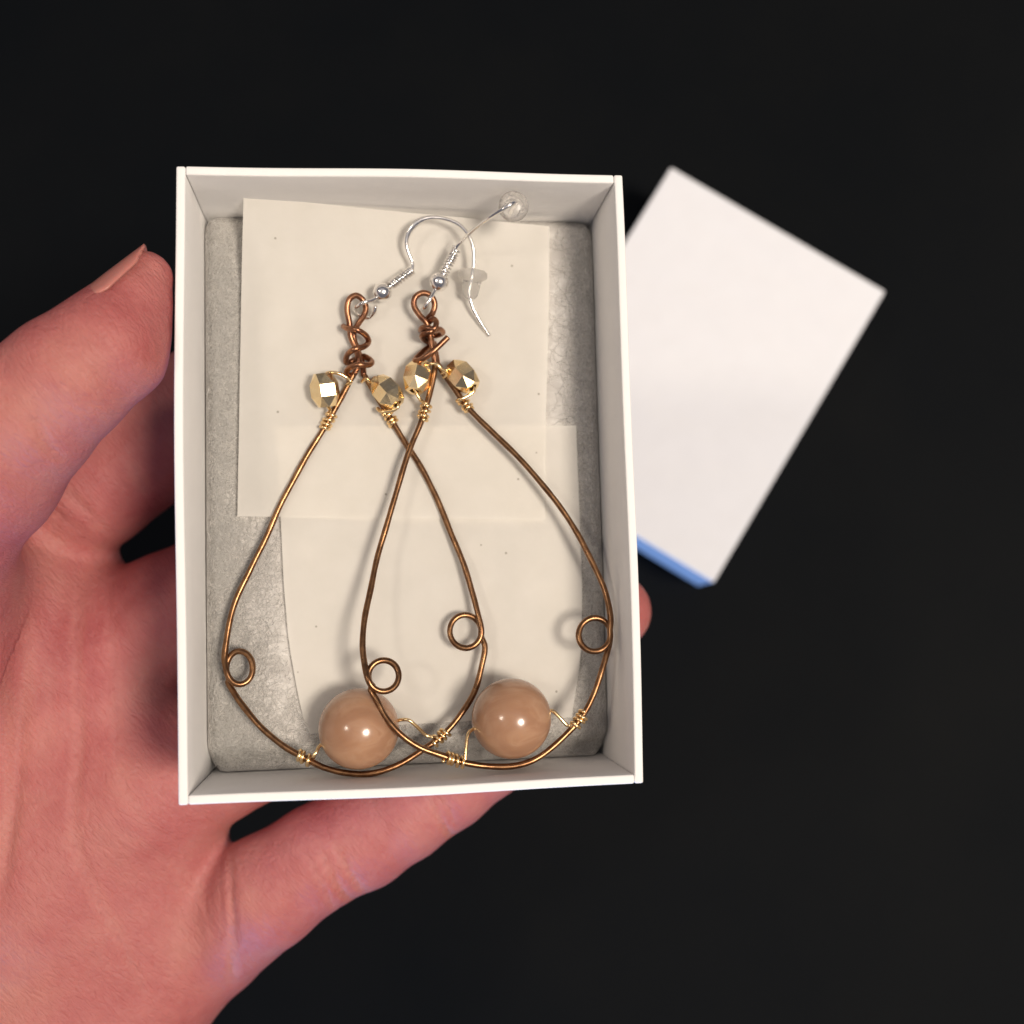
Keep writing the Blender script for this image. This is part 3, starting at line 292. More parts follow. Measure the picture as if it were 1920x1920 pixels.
def skin_mat():
    m, nt, p, o = mat('skin')
    v = coords(nt)
    n = noise(nt, v, 75, 5, 0.6)
    r = ramp(nt, [(0.30, (0.40, 0.100, 0.100)), (0.50, (0.465, 0.150, 0.140)), (0.72, (0.51, 0.205, 0.175))])
    nt.links.new(n.outputs['Fac'], r.inputs['Fac'])
    n4 = noise(nt, v, 420, 4, 0.6)
    mx = node(nt, 'ShaderNodeMix', data_type='RGBA', blend_type='MULTIPLY'); mx.inputs[0].default_value = 0.22
    r4 = ramp(nt, [(0.3, (0.72, 0.6, 0.6)), (0.7, (1, 1, 1))]); nt.links.new(n4.outputs['Fac'], r4.inputs['Fac'])
    nt.links.new(r.outputs['Color'], mx.inputs[6]); nt.links.new(r4.outputs['Color'], mx.inputs[7])
    at = node(nt, 'ShaderNodeAttribute', attribute_name='crease')
    mx2 = node(nt, 'ShaderNodeMix', data_type='RGBA')
    sc = node(nt, 'ShaderNodeMath', operation='MULTIPLY'); sc.inputs[1].default_value = 0.30
    nt.links.new(at.outputs['Fac'], sc.inputs[0]); nt.links.new(sc.outputs[0], mx2.inputs[0])
    nt.links.new(mx.outputs[2], mx2.inputs[6]); mx2.inputs[7].default_value = (0.58, 0.27, 0.22, 1)
    nt.links.new(mx2.outputs[2], p.inputs['Base Color'])
    p.inputs['Subsurface Weight'].default_value = 0.35
    p.inputs['Subsurface Radius'].default_value = (1.0, 0.30, 0.18)
    p.inputs['Subsurface Scale'].default_value = 0.0020
    p.inputs['Roughness'].default_value = 0.52
    p.inputs['Specular IOR Level'].default_value = 0.40
    turn = coords(nt, (1, 1, 1), (0, 0, math.radians(48)))
    stretch = node(nt, 'ShaderNodeMapping'); stretch.inputs['Scale'].default_value = (1.0, 5.0, 2.0)
    nt.links.new(turn, stretch.inputs['Vector'])
    n1 = noise(nt, stretch.outputs['Vector'], 330, 6, 0.65); n1.inputs['Distortion'].default_value = 0.5
    n2 = noise(nt, v, 1500, 4, 0.6)
    n3 = noise(nt, v, 130, 3, 0.5)
    b0 = bump(nt, n3.outputs['Fac'], 0.25, 0.0010)
    b1 = bump(nt, n1.outputs['Fac'], 0.55, 0.00045, b0)
    vo = node(nt, 'ShaderNodeTexVoronoi', feature='DISTANCE_TO_EDGE'); vo.inputs['Scale'].default_value = 430
    wob = node(nt, 'ShaderNodeVectorMath', operation='SCALE'); wob.inputs['Scale'].default_value = 0.0022
    nt.links.new(n3.outputs['Color'], wob.inputs[0])
    ad = node(nt, 'ShaderNodeVectorMath', operation='ADD')
    nt.links.new(stretch.outputs['Vector'], ad.inputs[0]); nt.links.new(wob.outputs['Vector'], ad.inputs[1])
    nt.links.new(ad.outputs['Vector'], vo.inputs['Vector'])
    rv = ramp(nt, [(0.0, (0, 0, 0)), (0.16, (1, 1, 1))]); nt.links.new(vo.outputs['Distance'], rv.inputs['Fac'])
    b1 = bump(nt, rv.outputs['Color'], 0.28, 0.0002, b1)
    nt.links.new(bump(nt, n2.outputs['Fac'], 0.5, 0.0002, b1), p.inputs['Normal'])
    return m
M_SKIN = skin_mat()
m, nt, p, o = mat('thumbnail')
p.inputs['Base Color'].default_value = (0.485, 0.185, 0.155, 1); p.inputs['Roughness'].default_value = 0.35
p.inputs['Subsurface Weight'].default_value = 0.2; p.inputs['Subsurface Scale'].default_value = 0.001
M_NAIL = m

def stone_mat():
    m, nt, p, o = mat('peach_moonstone')
    v = coords(nt, (1, 2.2, 2.6), (0.5, 0.9, 0.2))
    n = noise(nt, v, 120, 5, 0.5); n.inputs['Distortion'].default_value = 1.2
    r = ramp(nt, [(0.30, (0.33, 0.18, 0.106)), (0.44, (0.36, 0.20, 0.12)), (0.58, (0.42, 0.25, 0.155)), (0.70, (0.35, 0.193, 0.115))])
    nt.links.new(n.outputs['Fac'], r.inputs['Fac']); nt.links.new(r.outputs['Color'], p.inputs['Base Color'])
    p.inputs['Subsurface Weight'].default_value = 0.6
    p.inputs['Subsurface Radius'].default_value = (1.0, 0.7, 0.5); p.inputs['Subsurface Scale'].default_value = 0.003
    p.inputs['Roughness'].default_value = 0.22
    p.inputs['Coat Weight'].default_value = 0.25; p.inputs['Coat Roughness'].default_value = 0.09
    return m
M_STONE = stone_mat()
m, nt, p, o = mat('clear_silicone')
p.inputs['Base Color'].default_value = (0.93, 0.91, 0.88, 1); p.inputs['Roughness'].default_value = 0.18
p.inputs['Transmission Weight'].default_value = 0.82; p.inputs['IOR'].default_value = 1.25
M_SILICONE = m
def table_mat():
    m, nt, p, o = mat('black_table')
    v = coords(nt)
    n = noise(nt, v, 14, 5, 0.6)
    r = ramp(nt, [(0.3, (0.0016, 0.0026, 0.0040)), (0.75, (0.0040, 0.0046, 0.0052))])
    nt.links.new(n.outputs['Fac'], r.inputs['Fac']); nt.links.new(r.outputs['Color'], p.inputs['Base Color'])
    p.inputs['Roughness'].default_value = 0.7; p.inputs['Specular IOR Level'].default_value = 0.08
    n2 = noise(nt, v, 1800, 4, 0.6)
    nt.links.new(bump(nt, n2.outputs['Fac'], 0.4, 0.0003), p.inputs['Normal'])
    return m
M_TABLE = table_mat()

# ------------------------------------------------------------------ helpers
def mesh_obj(name, verts, faces, material, parent=None, smooth=True, base=(0, 0, 0), world=None):
    """one mesh object; verts in mm, moved so that base becomes its origin"""
    b = np.asarray(base, float)
    vv = (np.asarray(verts, float) - b) * MM
    me = bpy.data.meshes.new(name)
    me.from_pydata(vv.tolist(), [], [list(f) for f in faces])
    if smooth: me.polygons.foreach_set('use_smooth', [True]*len(me.polygons))
    me.materials.append(material)
    o = bpy.data.objects.new(name, me); col.objects.link(o)
    if parent: o.parent = parent
    elif world is not None: o.matrix_world = world @ Matrix.Translation(Vector(b*MM))
    return o
def tag(o, label, cat, group=None):
    o['label'] = label; o['category'] = cat
    if group: o['group'] = group
    return o
def thing(name, base, world):
    e = bpy.data.objects.new(name, None); col.objects.link(e)
    e.empty_display_size = 0.005
    e.matrix_world = world @ Matrix.Translation(Vector(base)*MM)
    return e
def bevel(o, w, seg=3):
    b = o.modifiers.new('bevel', 'BEVEL'); b.width = w*MM; b.segments = seg; b.limit_method = 'ANGLE'
    return o
def catmull(pts, step=0.25):
    P = np.asarray(pts, float)
    P = np.vstack([2*P[0]-P[1], P, 2*P[-1]-P[-2]])
    out = []
    for i in range(1, len(P)-2):
        p0, p1, p2, p3 = P[i-1], P[i], P[i+1], P[i+2]
        n = max(2, int(np.linalg.norm(p2-p1)/step))
        d = [max(np.linalg.norm(b-a), 1e-6)**0.5 for a, b in ((p0, p1), (p1, p2), (p2, p3))]
        t1, t2, t3 = d[0], d[0]+d[1], d[0]+d[1]+d[2]
        for t in np.linspace(t1, t2, n, endpoint=False):
            A1 = (t1-t)/t1*p0 + t/t1*p1
            A2 = (t2-t)/(t2-t1)*p1 + (t-t1)/(t2-t1)*p2
            A3 = (t3-t)/(t3-t2)*p2 + (t-t2)/(t3-t2)*p3
            B1 = (t2-t)/t2*A1 + t/t2*A2
            B2 = (t3-t)/(t3-t1)*A2 + (t-t1)/(t3-t1)*A3
            out.append((t2-t)/(t2-t1)*B1 + (t-t1)/(t2-t1)*B2)
    out.append(P[-2])
    return np.array(out)
def frames(P):
    T = np.gradient(P, axis=0); T /= np.linalg.norm(T, axis=1)[:, None] + 1e-12
    u = np.cross(T[0], (0.3, 0.2, 0.9)); u /= np.linalg.norm(u)
    U = []
    for t in T:
        u = u - t*np.dot(u, t); u /= np.linalg.norm(u) + 1e-12
        U.append(u)
    U = np.array(U)
    return T, U, np.cross(T, U)
def tube(P, r, n=10, flat=None):
    """swept round wire with closed ends; r scalar or per point; flat(i/len) -> (su, sv) squash"""
    T, U, V = frames(P)
    R = np.full(len(P), r) if np.isscalar(r) else np.asarray(r)
    verts, faces = [], []
    for i, p in enumerate(P):
        su, sv = flat(i/(len(P)-1)) if flat else (1, 1)
        for k in range(n):
            a = 2*math.pi*k/n
            verts.append(p + R[i]*(su*math.cos(a)*U[i] + sv*math.sin(a)*V[i]))
    for i in range(len(P)-1):
        for k in range(n):
            a, b = i*n+k, i*n+(k+1) % n
            faces.append((a, b, b+n, a+n))
    faces.append(tuple(range(n-1, -1, -1))); faces.append(tuple((len(P)-1)*n+k for k in range(n)))
    return verts, faces
def lathe(prof, origin, axis, n=28):
    """surface of revolution; prof = [(along, radius)]"""
    a = np.asarray(axis, float); a /= np.linalg.norm(a)
    u = np.cross(a, (0.31, 0.77, 0.2)); u /= np.linalg.norm(u); w = np.cross(a, u)
    o = np.asarray(origin, float); verts, faces = [], []
    for z, r in prof:
        for k in range(n):
            t = 2*math.pi*k/n
            verts.append(o + a*z + r*(math.cos(t)*u + math.sin(t)*w))
    for i in range(len(prof)-1):
        for k in range(n):
            p, q = i*n+k, i*n+(k+1) % n
            faces.append((p, q, q+n, p+n))
    faces.append(tuple(range(n-1, -1, -1))); faces.append(tuple((len(prof)-1)*n+k for k in range(n)))
    return verts, faces
def block(x0, x1, y0, y1, z0, z1):
    v = [(x, y, z) for z in (z0, z1) for y in (y0, y1) for x in (x0, x1)]
    f = [(0, 2, 3, 1), (4, 5, 7, 6), (0, 1, 5, 4), (2, 6, 7, 3), (0, 4, 6, 2), (1, 3, 7, 5)]
    return v, f
def slat(axis, length, thick, z0, z1, bow, wob, seed, n=24):
    """a cardboard side: runs along axis through the origin, outer face on +, bowed a little, top edge uneven"""
    rnd = random.Random(seed); ph = rnd.random()*6
    v, f = [], []
    m = 5
    for i in range(n+1):
        s = -1 + 2*i/n
        off = bow*(1-s*s) + wob*math.sin(3.1*s+ph)*(1-s*s)
        for j in range(m+1):
            z = z0 + (z1-z0)*j/m
            top = 0.10*math.sin(5*s+ph)*(j == m)
            k = (j/m)**1.5
            for d in (-thick, 0):
                v.append((s*length/2, off*k + d, z + top*0.6))
    w = 2*(m+1)
    for i in range(n):
        a, b = i*w, (i+1)*w
        for j in range(m):
            f.append((a+2*j+1, a+2*j+3, b+2*j+3, b+2*j+1)); f.append((a+2*j, b+2*j, b+2*j+2, a+2*j+2))
        f.append((a, a+1, b+1, b)); f.append((a+2*m, b+2*m, b+2*m+1, a+2*m+1))
    for a in (0, n*w):
        for j in range(m):
            q = (a+2*j, a+2*j+2, a+2*j+3, a+2*j+1)
            f.append(q if a == 0 else q[::-1])
    if axis == 'x': return [(x, y, z) for x, y, z in v], f
    return [(y, -x, z) for x, y, z in v], f

# ------------------------------------------------------------------ table
v, f = block(-900, 900, -900, 900, -30, 0)
tb = mesh_obj('table', v, f, M_TABLE, smooth=False, world=Matrix.Identity(4))
tb['kind'] = 'structure'

# ------------------------------------------------------------------ jewellery box
bx = thing('jewelry_box', (0, 0, 0), BOX)
tag(bx, 'open white cardboard jewelry box holding a pair of earrings, held in a hand', 'box')
v, f = block(-BOX_W/2+BOX_T+0.03, BOX_W/2-BOX_T-0.03, -BOX_L/2+BOX_T+0.03, BOX_L/2-BOX_T-0.03, 0, 1.2)
mesh_obj('bottom', v, f, M_BOX, bx, smooth=False)
for sgn, seed in ((-1, 1), (1, 2)):
    v, f = slat('y', BOX_L, BOX_T, 0, BOX_H, 0.25, 0.12, seed)
    v = [(sgn*(BOX_W/2 + x), sgn*y, z) for x, y, z in v]
    bevel(mesh_obj('wall', v, f, M_BOX, bx, smooth=True), 0.24)
for sgn, seed in ((-1, 3), (1, 4)):
    v, f = slat('x', BOX_W-2*BOX_T-0.06, BOX_T, 0, BOX_H, 0.15, 0.10, seed)
    v = [(sgn*x, sgn*(BOX_L/2 + y), z) for x, y, z in v]
    bevel(mesh_obj('wall', v, f, M_BOX, bx, smooth=True), 0.24)

# ------------------------------------------------------------------ lid on the table
LW, LL, LH = 55.6, 76.2, 20.0
LID = Matrix.Translation((0.0399, 0.0571, 0.0)) @ Matrix.Rotation(math.radians(-31.3), 4, 'Z')
ld = thing('box_lid', (0, 0, 0), LID)
tag(ld, 'plain white cardboard box lid lying on the black table', 'lid')
v, f = block(-LW/2, LW/2, -LL/2, LL/2, LH-1.3, LH)
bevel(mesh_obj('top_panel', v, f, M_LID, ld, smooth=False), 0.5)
for sgn in (-1, 1):
    v, f = block(-0.65, 0.65, -LL/2+0.05, LL/2-0.05, 0.02, LH-1.33)
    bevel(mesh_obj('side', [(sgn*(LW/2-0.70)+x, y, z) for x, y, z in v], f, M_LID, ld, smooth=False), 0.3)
    v, f = block(-LW/2+1.4, LW/2-1.4, -0.65, 0.65, 0.02, LH-1.33)
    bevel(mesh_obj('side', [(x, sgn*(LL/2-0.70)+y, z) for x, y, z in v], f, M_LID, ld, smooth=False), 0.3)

# ------------------------------------------------------------------ batting pad
IX, IY = BOX_W/2-BOX_T-0.15, BOX_L/2-BOX_T-0.15
def fbm(x, y, seed):
    rnd = random.Random(seed); s = 0
    for k in range(14):
        a = rnd.random()*6.283; fr = 0.12*1.28**k; ph = rnd.random()*6.283
        s += math.sin((x*math.cos(a)+y*math.sin(a))*fr+ph)/(1+0.35*k)
    return s
def pad_z(x, y):
    ex = IX-abs(x); e = min(ex, IY-y)
    z = PAD_TOP - 1.3*math.exp(-(max(e, 0)/0.9)**2) + 0.10*fbm(x, y, 5)
    lo = y + IY
    z -= 3.4/(1+math.exp((lo-2.6-0.25*math.sin(x*0.5))/0.5))
    return z
NX, NY = 76, 104
v, f = [], []
rc = 2.0
for j in range(NY+1):
    for i in range(NX+1):
        x = -IX + 2*IX*i/NX; y = -IY + 2*IY*j/NY
        qx, qy = abs(x)-(IX-rc), abs(y)-(IY-rc)
        if qx > 0 and qy > 0:
            dd = max(qx, qy)/math.hypot(qx, qy)
            xx = math.copysign(IX-rc+qx*dd, x); yy = math.copysign(IY-rc+qy*dd, y)
        else: xx, yy = x, y
        v.append((xx, yy, pad_z(x, y)))
for j in range(NY):
    for i in range(NX):
        a = j*(NX+1)+i; f.append((a, a+1, a+NX+2, a+NX+1))
rim = [i for i in range(NX+1)] + [j*(NX+1)+NX for j in range(1, NY+1)] + [NY*(NX+1)+i for i in range(NX-1, -1, -1)] + [j*(NX+1) for j in range(NY-1, 0, -1)]
b0 = len(v)
for k in rim: v.append((v[k][0], v[k][1], 1.25))
for q in range(len(rim)):
    r2 = (q+1) % len(rim)
    f.append((rim[q], b0+q, b0+r2, rim[r2]))
f.append(tuple(b0+q for q in range(len(rim)-1, -1, -1)))
pad = mesh_obj('cotton_pad', v, f, M_PAD, base=(0, 0, 1.2), world=BOX)
tag(pad, 'grey white fluffy batting pad lining the open box', 'pad')
rnd = random.Random(11)
FV, FF = [], []
def strand(x, y, L, lift, arch, rad, n=8):
    a = rnd.random()*6.283; curl = rnd.gauss(0, 0.42); pts = []
    for k in range(n):
        t = k/(n-1)
        if abs(x) > IX-0.15 or abs(y) > IY-0.15: break
        pts.append((x, y, pad_z(x, y) + lift + arch*math.sin(math.pi*t)))
        x += math.cos(a)*L/n; y += math.sin(a)*L/n; a += curl + rnd.gauss(0, 0.22)
    if len(pts) < 4: return
    tv, tf = tube(np.array(pts), rad, 3)
    o0 = len(FV); FV.extend(tv); FF.extend(tuple(i+o0 for i in q) for q in tf)
def spot():
    r = rnd.random()
    if r < 0.66: return -IX + 0.3 + abs(rnd.gauss(0, 1))*4.2, rnd.uniform(-IY+1, IY-1)
    if r < 0.84: return IX - 0.4 - abs(rnd.gauss(0, 1))*2.6, rnd.uniform(-IY+1, IY-1)
    return rnd.uniform(-IX+1, IX-1), -IY + 1 + abs(rnd.gauss(0, 1))*4
for s in range(11000):
    x, y = spot(); lay = rnd.random()
    strand(x, y, rnd.uniform(1.2, 4.5), 0.02+0.42*lay*lay, rnd.uniform(0, 0.10), rnd.uniform(0.015, 0.028), 6)
for s in range(420):                                  # coarse bright ends that catch the light
    x, y = spot()
    strand(x, y, rnd.uniform(0.5, 1.4), rnd.uniform(0.2, 0.5), rnd.uniform(0.0, 0.15), rnd.uniform(0.026, 0.042), 5)
for c in range(150):                                  # matted tufts
    x, y = spot(); sz = rnd.uniform(0.4, 1.3)
    for s in range(rnd.randint(8, 26)):
        strand(x+rnd.gauss(0, sz), y+rnd.gauss(0, sz), rnd.uniform(0.8, 2.6), rnd.uniform(0.15, 0.55), rnd.uniform(0.0, 0.14), rnd.uniform(0.012, 0.024), 7)
fb = mesh_obj('loose_fibres', FV, FF, M_FIBRE, pad, base=(0, 0, 1.2))
fb['kind'] = 'stuff'

# ------------------------------------------------------------------ the two cards
def card(name, grid, label, seed):
    g = np.array(grid); m_, n_ = g.shape[:2]
    # finer sheet with a faint warp and slightly rough cut edges
    rows = []
    for j in range(m_):
        for i in range(n_):
            x, y, z = g[j, i]
            rows.append((x, y, z + 0.07*fbm(x*1.2, y*1.2, seed)))
    fs = [(j*n_+i, (j+1)*n_+i, (j+1)*n_+i+1, j*n_+i+1) for j in range(m_-1) for i in range(n_-1)]
    o = mesh_obj(name, rows, fs, M_CARD, base=tuple(g[m_//2, n_//2]), world=BOX)
    return tag(o, label, 'paper')
card('paper_slip', CARD_L, 'cream paper slip under the two stone beads, partly beneath another slip', 21)
card('paper_slip', CARD_U, 'cream paper slip lying behind the silver ear hooks, leaning up the box wall', 22)

# ------------------------------------------------------------------ earrings
WR, CR, GR, SR = 0.385, 0.39, 0.225, 0.245
def helix(path, center, turns, length, rad, seed):
    P = np.asarray(path); T, U, V = frames(P)
    s = np.r_[0, np.cumsum(np.linalg.norm(np.diff(P, axis=0), axis=1))]
    c = np.asarray(center); k = int(np.argmin(np.linalg.norm(P-c, axis=1)))
    rnd = random.Random(seed)
    n = int(turns*18); pts = []
    ph = rnd.random()*6.283; wv = [rnd.uniform(-0.14, 0.14) for _ in range(6)]
    for i in range(n+1):
        t = i/n; q = s[k] + (t-0.5)*length + 0.10*math.sin(9*t+ph)
        p = np.array([np.interp(q, s, P[:, d]) for d in range(3)])
        u = np.array([np.interp(q, s, U[:, d]) for d in range(3)]); w = np.array([np.interp(q, s, V[:, d]) for d in range(3)])
        a = ph + 2*math.pi*turns*t; r = rad*(1.0 + 0.5*max(0, wv[i*5//n]))
        pts.append(p + r*(math.cos(a)*u + math.sin(a)*w))
    return np.array(pts)
def gold_bead(c, d, roll, R=1.88, Hh=2.15, hole=0.64):
    d = np.asarray(d); u = np.cross(d, (0.2, 0.9, 0.37)); u /= np.linalg.norm(u); w = np.cross(d, u)
    n = 6; v, f = [], []
    rings = [(-Hh*0.75, hole, 0), (-Hh, hole, 0), (-Hh, R*0.62, 0), (-Hh*0.36, R, 0.5), (Hh*0.36, R, 0.5), (Hh, R*0.62, 0), (Hh, hole, 0), (Hh*0.75, hole, 0)]
    for z, r, off in rings:
        for k in range(n):
            a = roll + 2*math.pi*(k+off)/n
            v.append(np.asarray(c) + d*z + r*(math.cos(a)*u + math.sin(a)*w))
    def band(i, j, oi, oj):
        for k in range(n):
            a, b = i*n+k, i*n+(k+1) % n
            if oi == oj: f.append((a, b, j*n+(k+1) % n, j*n+k))
            elif oi < oj: f.append((a, b, j*n+k)); f.append((b, j*n+(k+1) % n, j*n+k))
            else: f.append((a, j*n+(k+1) % n, j*n+k)); f.append((a, b, j*n+(k+1) % n))
    for i in range(len(rings)-1): band(i, i+1, rings[i][2], rings[i+1][2])
    # through hole
    a, b = 0, (len(rings)-1)*n
    for k in range(n): f.append((b+k, b+(k+1) % n, a+(k+1) % n, a+k))
    return v, f
def earring(label, hoop, eye, neck, gold, wire, swire, wraps, stone, stone_axis, hook, ball, coil, stop, seed, flat_rng):
    base = tuple(np.array(hoop)[:, :].mean(axis=0)[:2]) + (PAD_TOP,)
    root = thing('earring', base, BOX)
    tag(root, label, 'earring', 'pair of wire earrings in the box')
    def part(name, vf, m, parent=None, smooth=True):
        o = mesh_obj(name, vf[0], vf[1], m, parent or root, smooth, base=base)
        return o
    hp = catmull(hoop)
    rj = np.random.default_rng(seed); al = np.linspace(0, 1, len(hp))
    for d in range(3):                                # hand-bent: slight kinks along the wire
        hp[:, d] += sum(0.026*np.sin(2*np.pi*(fq*al+rj.random()))*rj.uniform(0.4, 1) for fq in (7, 13, 21))
    wr = WR*(1+0.03*np.sin(2*np.pi*(17*al+rj.random()))+0.025*np.sin(2*np.pi*(41*al+rj.random())))
    h = part('hoop', tube(hp, wr, 12), M_BRONZE)
    part('eye_loop', tube(catmull(eye, 0.18), CR, 12), M_COPPER)
    part('neck_wrap', tube(catmull(neck, 0.18), CR*0.97, 12), M_COPPER)
    for i, (c, d) in enumerate(gold):
        g = part('gold_bead', gold_bead(c, d, 0.4+i*0.9+seed), M_GOLDBEAD, None, False)
        part('bead_wire', tube(catmull(wire[i], 0.15), GR, 8), M_GOLD, g)
    for i, (c, t, L) in enumerate(wraps):
        part('wire_wrap', tube(helix(hp, c, t, L, WR+GR*0.92, seed*10+i), GR*1.05, 8), M_GOLD)
    # stone: a round bead with the drilled ends a little flattened
    R = 4.95
    prof = [(R*math.cos(a), R*math.sin(a)) for a in np.linspace(math.pi-0.10, 0.10, 44)]
    st = part('stone_bead', lathe(prof, stone[0], stone_axis, 56), M_STONE)
    for sw in swire: part('bead_wire', tube(catmull(sw, 0.15), GR*0.95, 8), M_GOLD, st)
    hk = part('ear_hook', tube(catmull(hook, 0.15), SR, 10, flat_rng), M_SILVER)
    br = 1.24
    part('ball', lathe([(br*math.cos(a), br*math.sin(a)) for a in np.linspace(math.pi-0.2, 0.2, 22)], ball[0], np.array(coil[1])-np.array(coil[0]), 28), M_SILVER, hk)
    ax = catmull(coil, 0.1)
    part('coil', tube(helix(ax, (np.array(coil[0])+np.array(coil[1]))/2, 9.0, np.linalg.norm(np.array(coil[1])-np.array(coil[0]))*0.96, 0.52, seed), 0.165, 8), M_SILVER, hk)
    a, b = np.array(stop[0]), np.array(stop[1]); L = np.linalg.norm(b-a)
    rs = 1.9
    prof = [(0, 0.62), (0.10*L, 0.95), (0.45*L, 1.15), (0.62*L, 1.25), (0.70*L, rs*0.95), (0.80*L, rs), (0.92*L, rs*0.96), (1.0*L, rs*0.75), (1.03*L, 0.45)]
    part('stopper', lathe(prof, a, b-a, 28), M_SILICONE, hk)
    return root
def flat_a(t):
    k = math.exp(-((t-0.49)/0.05)**2); return (1+0.9*k, 1+0.6*k)
earring('bronze wire teardrop earring whose stone bead is crossed by the other hoop', HOOP_A, EYE_A, NECK_A, GOLD_A, WIRE_A, SWIRE_A, WRAP_A,
        STONE_A, (0.97, 0.2, 0.1), HOOK_A, BALL_A, COIL_A, STOP_A, 3, flat_a)
earring('bronze wire teardrop earring lying on top, its hook upright against the box wall', HOOP_B, EYE_B, NECK_B, GOLD_B, WIRE_B, SWIRE_B, WRAP_B,
        STONE_B, (0.97, 0.22, 0.0), HOOK_B, BALL_B, COIL_B, STOP_B, 5, None)

# ------------------------------------------------------------------ hand
def chain_sdf(X, Y, Z, ch, k):
    d = None
    for a, b in zip(ch[:-1], ch[1:]):
        a = np.array(a); b = np.array(b); ab = b[:3]-a[:3]
        t = ((X-a[0])*ab[0] + (Y-a[1])*ab[1] + (Z-a[2])*ab[2])/np.dot(ab, ab)
        t = np.clip(t, 0, 1)
        e = np.sqrt((X-a[0]-t*ab[0])**2 + (Y-a[1]-t*ab[1])**2 + (Z-a[2]-t*ab[2])**2) - (a[3] + t*(b[3]-a[3]))
        d = e if d is None else smin(d, e, k)
    return d
def smin(a, b, k):
    h = np.maximum(k-np.abs(a-b), 0)/k
    return np.minimum(a, b) - h*h*k*0.25
def surface_nets(V, org, h):
    s = V < 0
    cnt = np.zeros(tuple(n-1 for n in V.shape), np.int8)
    offs = [(i, j, k) for i in (0, 1) for j in (0, 1) for k in (0, 1)]
    sh = cnt.shape
    for i, j, k in offs: cnt += s[i:i+sh[0], j:j+sh[1], k:k+sh[2]]
    I = np.argwhere((cnt > 0) & (cnt < 8))
    idx = np.full(sh, -1, np.int64); idx[I[:, 0], I[:, 1], I[:, 2]] = np.arange(len(I))
    acc = np.zeros((len(I), 3)); n = np.zeros(len(I))
    for a in offs:
        for ax in range(3):
            if a[ax]: continue
            b = list(a); b[ax] = 1
            va = V[I[:, 0]+a[0], I[:, 1]+a[1], I[:, 2]+a[2]]; vb = V[I[:, 0]+b[0], I[:, 1]+b[1], I[:, 2]+b[2]]
            c = (va < 0) != (vb < 0)
            t = np.where(c, va/np.where(c, va-vb, 1), 0)
            p = np.tile(np.array(a, float), (len(I), 1)); p[:, ax] = t
            acc += p*c[:, None]; n += c
    verts = np.array(org) + h*(I + acc/n[:, None])
    faces = []
    for ax in range(3):
        o1, o2 = [(1, 2), (2, 0), (0, 1)][ax]
        sl0 = [slice(None)]*3; sl1 = [slice(None)]*3; sl0[ax] = slice(0, -1); sl1[ax] = slice(1, None)
        e = s[tuple(sl0)] != s[tuple(sl1)]
        E = np.argwhere(e)
        ok = (E[:, o1] > 0) & (E[:, o2] > 0) & (E[:, o1] < V.shape[o1]-1) & (E[:, o2] < V.shape[o2]-1)
        E = E[ok]
        def cell(d1, d2):
            q = E.copy(); q[:, o1] += d1; q[:, o2] += d2
            return idx[q[:, 0], q[:, 1], q[:, 2]]
        Q = np.stack([cell(-1, -1), cell(0, -1), cell(0, 0), cell(-1, 0)], 1)
        inside = s[E[:, 0], E[:, 1], E[:, 2]]
        Q[~inside] = Q[~inside][:, ::-1]
        faces.append(Q)
    return verts, np.vstack(faces)

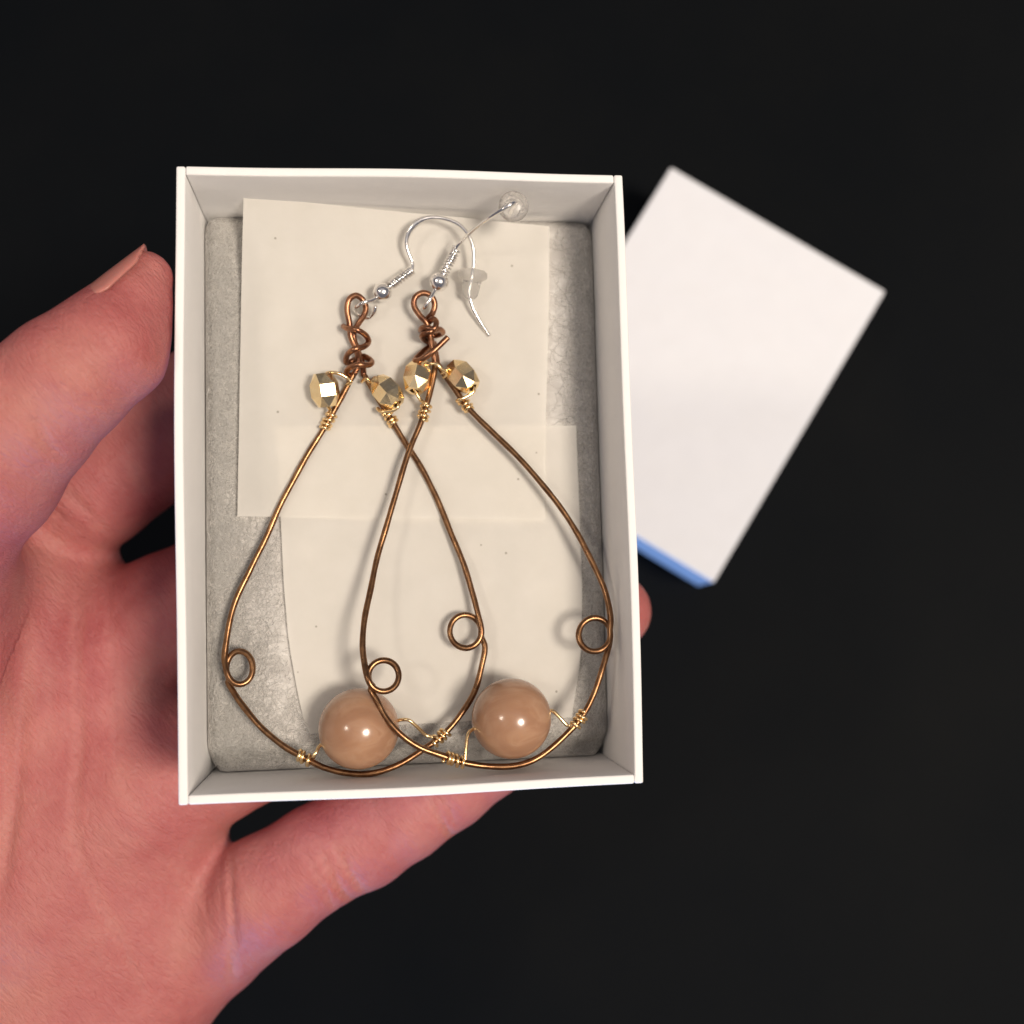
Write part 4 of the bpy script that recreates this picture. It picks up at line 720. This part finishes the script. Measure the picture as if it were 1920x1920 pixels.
def build_hand():
    h = 0.62
    lo = np.array([-205.0, -175.0, 58.0]); hi = np.array([36.0, 52.0, 158.0])
    n = np.ceil((hi-lo)/h).astype(int)
    V = np.full(tuple(n), 40.0, np.float32)
    def add(ch, k, kk=1.0):
        a = np.array(ch); m = a[:, 3].max()+k+3
        i0 = np.clip(np.floor((a[:, :3].min(0)-m-lo)/h).astype(int), 0, n); i1 = np.clip(np.ceil((a[:, :3].max(0)+m-lo)/h).astype(int), 0, n)
        if np.any(i1 <= i0): return
        ax = [(lo[d]+h*np.arange(i0[d], i1[d])).astype(np.float32) for d in range(3)]
        X, Y, Z = np.meshgrid(*ax, indexing='ij', sparse=True)
        sl = tuple(slice(i0[d], i1[d]) for d in range(3))
        V[sl] = smin(V[sl], chain_sdf(X, Y, Z, ch, kk), k)
    for ch in PALM_CHAINS: add(ch, 8.0, 5.0)
    add(ARM_CHAIN, 10.0)
    for ch in (INDEX_CHAIN, MIDDLE_CHAIN, RING_CHAIN, LITTLE_CHAIN): add(ch, 2.2, 1.0)
    add(THUMB_CHAIN, 2.5, 1.0)
    # the forearm leaves the volume: close it there
    V[:3] = 5; V[:, :3] = 5
    P, Q = surface_nets(V, lo, h)
    # relax the lattice steps
    ed = np.vstack([Q[:, [0, 1]], Q[:, [1, 2]], Q[:, [2, 3]], Q[:, [3, 0]]])
    deg = np.bincount(ed.ravel(), minlength=len(P)).astype(float)
    for it in range(6):
        S = np.zeros_like(P)
        for d in range(3):
            S[:, d] = np.bincount(ed[:, 0], P[ed[:, 1], d], len(P)) + np.bincount(ed[:, 1], P[ed[:, 0], d], len(P))
        P = P + (0.5 if it % 2 == 0 else -0.52)*(S/deg[:, None]-P)
    # normals
    N = np.zeros_like(P)
    fn = np.cross(P[Q[:, 2]]-P[Q[:, 0]], P[Q[:, 3]]-P[Q[:, 1]])
    for c in range(4):
        for d in range(3): N[:, d] += np.bincount(Q[:, c], fn[:, d], len(P))
    N /= np.linalg.norm(N, axis=1)[:, None]+1e-12
    # skin folds on the palm side
    cr = np.zeros(len(P)); D = np.zeros(len(P))
    for line, depth, wid in CREASES:
        L = catmull(np.c_[np.array(line), np.zeros(len(line))], 0.5)[:, :2]
        cand = np.where((P[:, 0] > L[:, 0].min()-4) & (P[:, 0] < L[:, 0].max()+4) & (P[:, 1] > L[:, 1].min()-4) & (P[:, 1] < L[:, 1].max()+4) & (N[:, 2] > 0.1))[0]
        if len(cand) == 0: continue
        dx = P[cand, 0][:, None]-L[None, :, 0]; dy = P[cand, 1][:, None]-L[None, :, 1]
        dd = np.hypot(dx, dy); k = dd.argmin(1); m = dd.min(1)
        t = k/(len(L)-1); fade = np.clip(np.minimum(t, 1-t)*6, 0, 1)
        g = np.exp(-(m/wid)**2)*fade
        D[cand] += depth*g
        cr[cand] = np.maximum(cr[cand], fade*np.exp(-((m-wid*0.9)/(wid*0.7))**2)*min(1, depth*2.2))
    P = P - N*D[:, None]
    return P, Q, cr
HP, HQ, HC = build_hand()
hand = mesh_obj('hand', HP, HQ.tolist(), M_SKIN, base=tuple(PALM_CHAINS[1][0][:3]), world=Matrix.Identity(4))
tag(hand, 'bare left hand cradling the open white box, thumb against its side', 'hand')
at = hand.data.attributes.new('crease', 'FLOAT', 'POINT'); at.data.foreach_set('value', HC.astype(np.float32))

# thumbnail: a curved plate that follows the back of the thumb's end joint
NC = catmull(np.array(NAIL_LINE), 0.4)
v, f = [], []
nu, nv = 20, 16
axn = NC[-1, :3]-NC[0, :3]; axn /= np.linalg.norm(axn)
side0 = np.array((0, 0, 1.0)); side0 -= axn*np.dot(side0, axn); side0 /= np.linalg.norm(side0)
out0 = np.cross(side0, axn)
if out0[1] < 0: out0 = -out0
tilt = math.radians(13)
outw = math.cos(tilt)*out0 + math.sin(tilt)*side0; sd = -math.sin(tilt)*out0 + math.cos(tilt)*side0
for layer in (0, 1):
    for i in range(nu+1):
        s = i/nu
        q_ = s*(len(NC)-1); c = np.array([np.interp(q_, range(len(NC)), NC[:, d]) for d in range(4)])
        r = c[3]
        hw = math.radians(54)*(1-0.25*(max(0, s-0.8)/0.2)**2)*(0.80+0.20*min(1, s/0.3))
        for j in range(nv+1):
            q = -1+2*j/nv
            th = q*hw
            along = (0.7-1.2*s)*q*q - 0.7*abs(q)**5*s*s
            v.append(c[:3] + axn*along + outw*(0.03-0.22*(1-s)**3-0.3*layer-(1-math.cos(th))*r*0.92) + sd*(r*1.02*math.sin(th)))
w_ = nv+1; n0 = (nu+1)*w_
for i in range(nu):
    for j in range(nv):
        q = i*w_+j
        f.append((q, q+w_, q+w_+1, q+1)); f.append((n0+q, n0+q+1, n0+q+w_+1, n0+q+w_))
ring = [j for j in range(w_)] + [i*w_+nv for i in range(1, nu+1)] + [nu*w_+j for j in range(nv-1, -1, -1)] + [i*w_ for i in range(nu-1, 0, -1)]
for q in range(len(ring)):
    c, d = ring[q], ring[(q+1) % len(ring)]
    f.append((c, d, n0+d, n0+c))
mesh_obj('thumbnail', v, f, M_NAIL, hand, base=tuple(PALM_CHAINS[1][0][:3]))
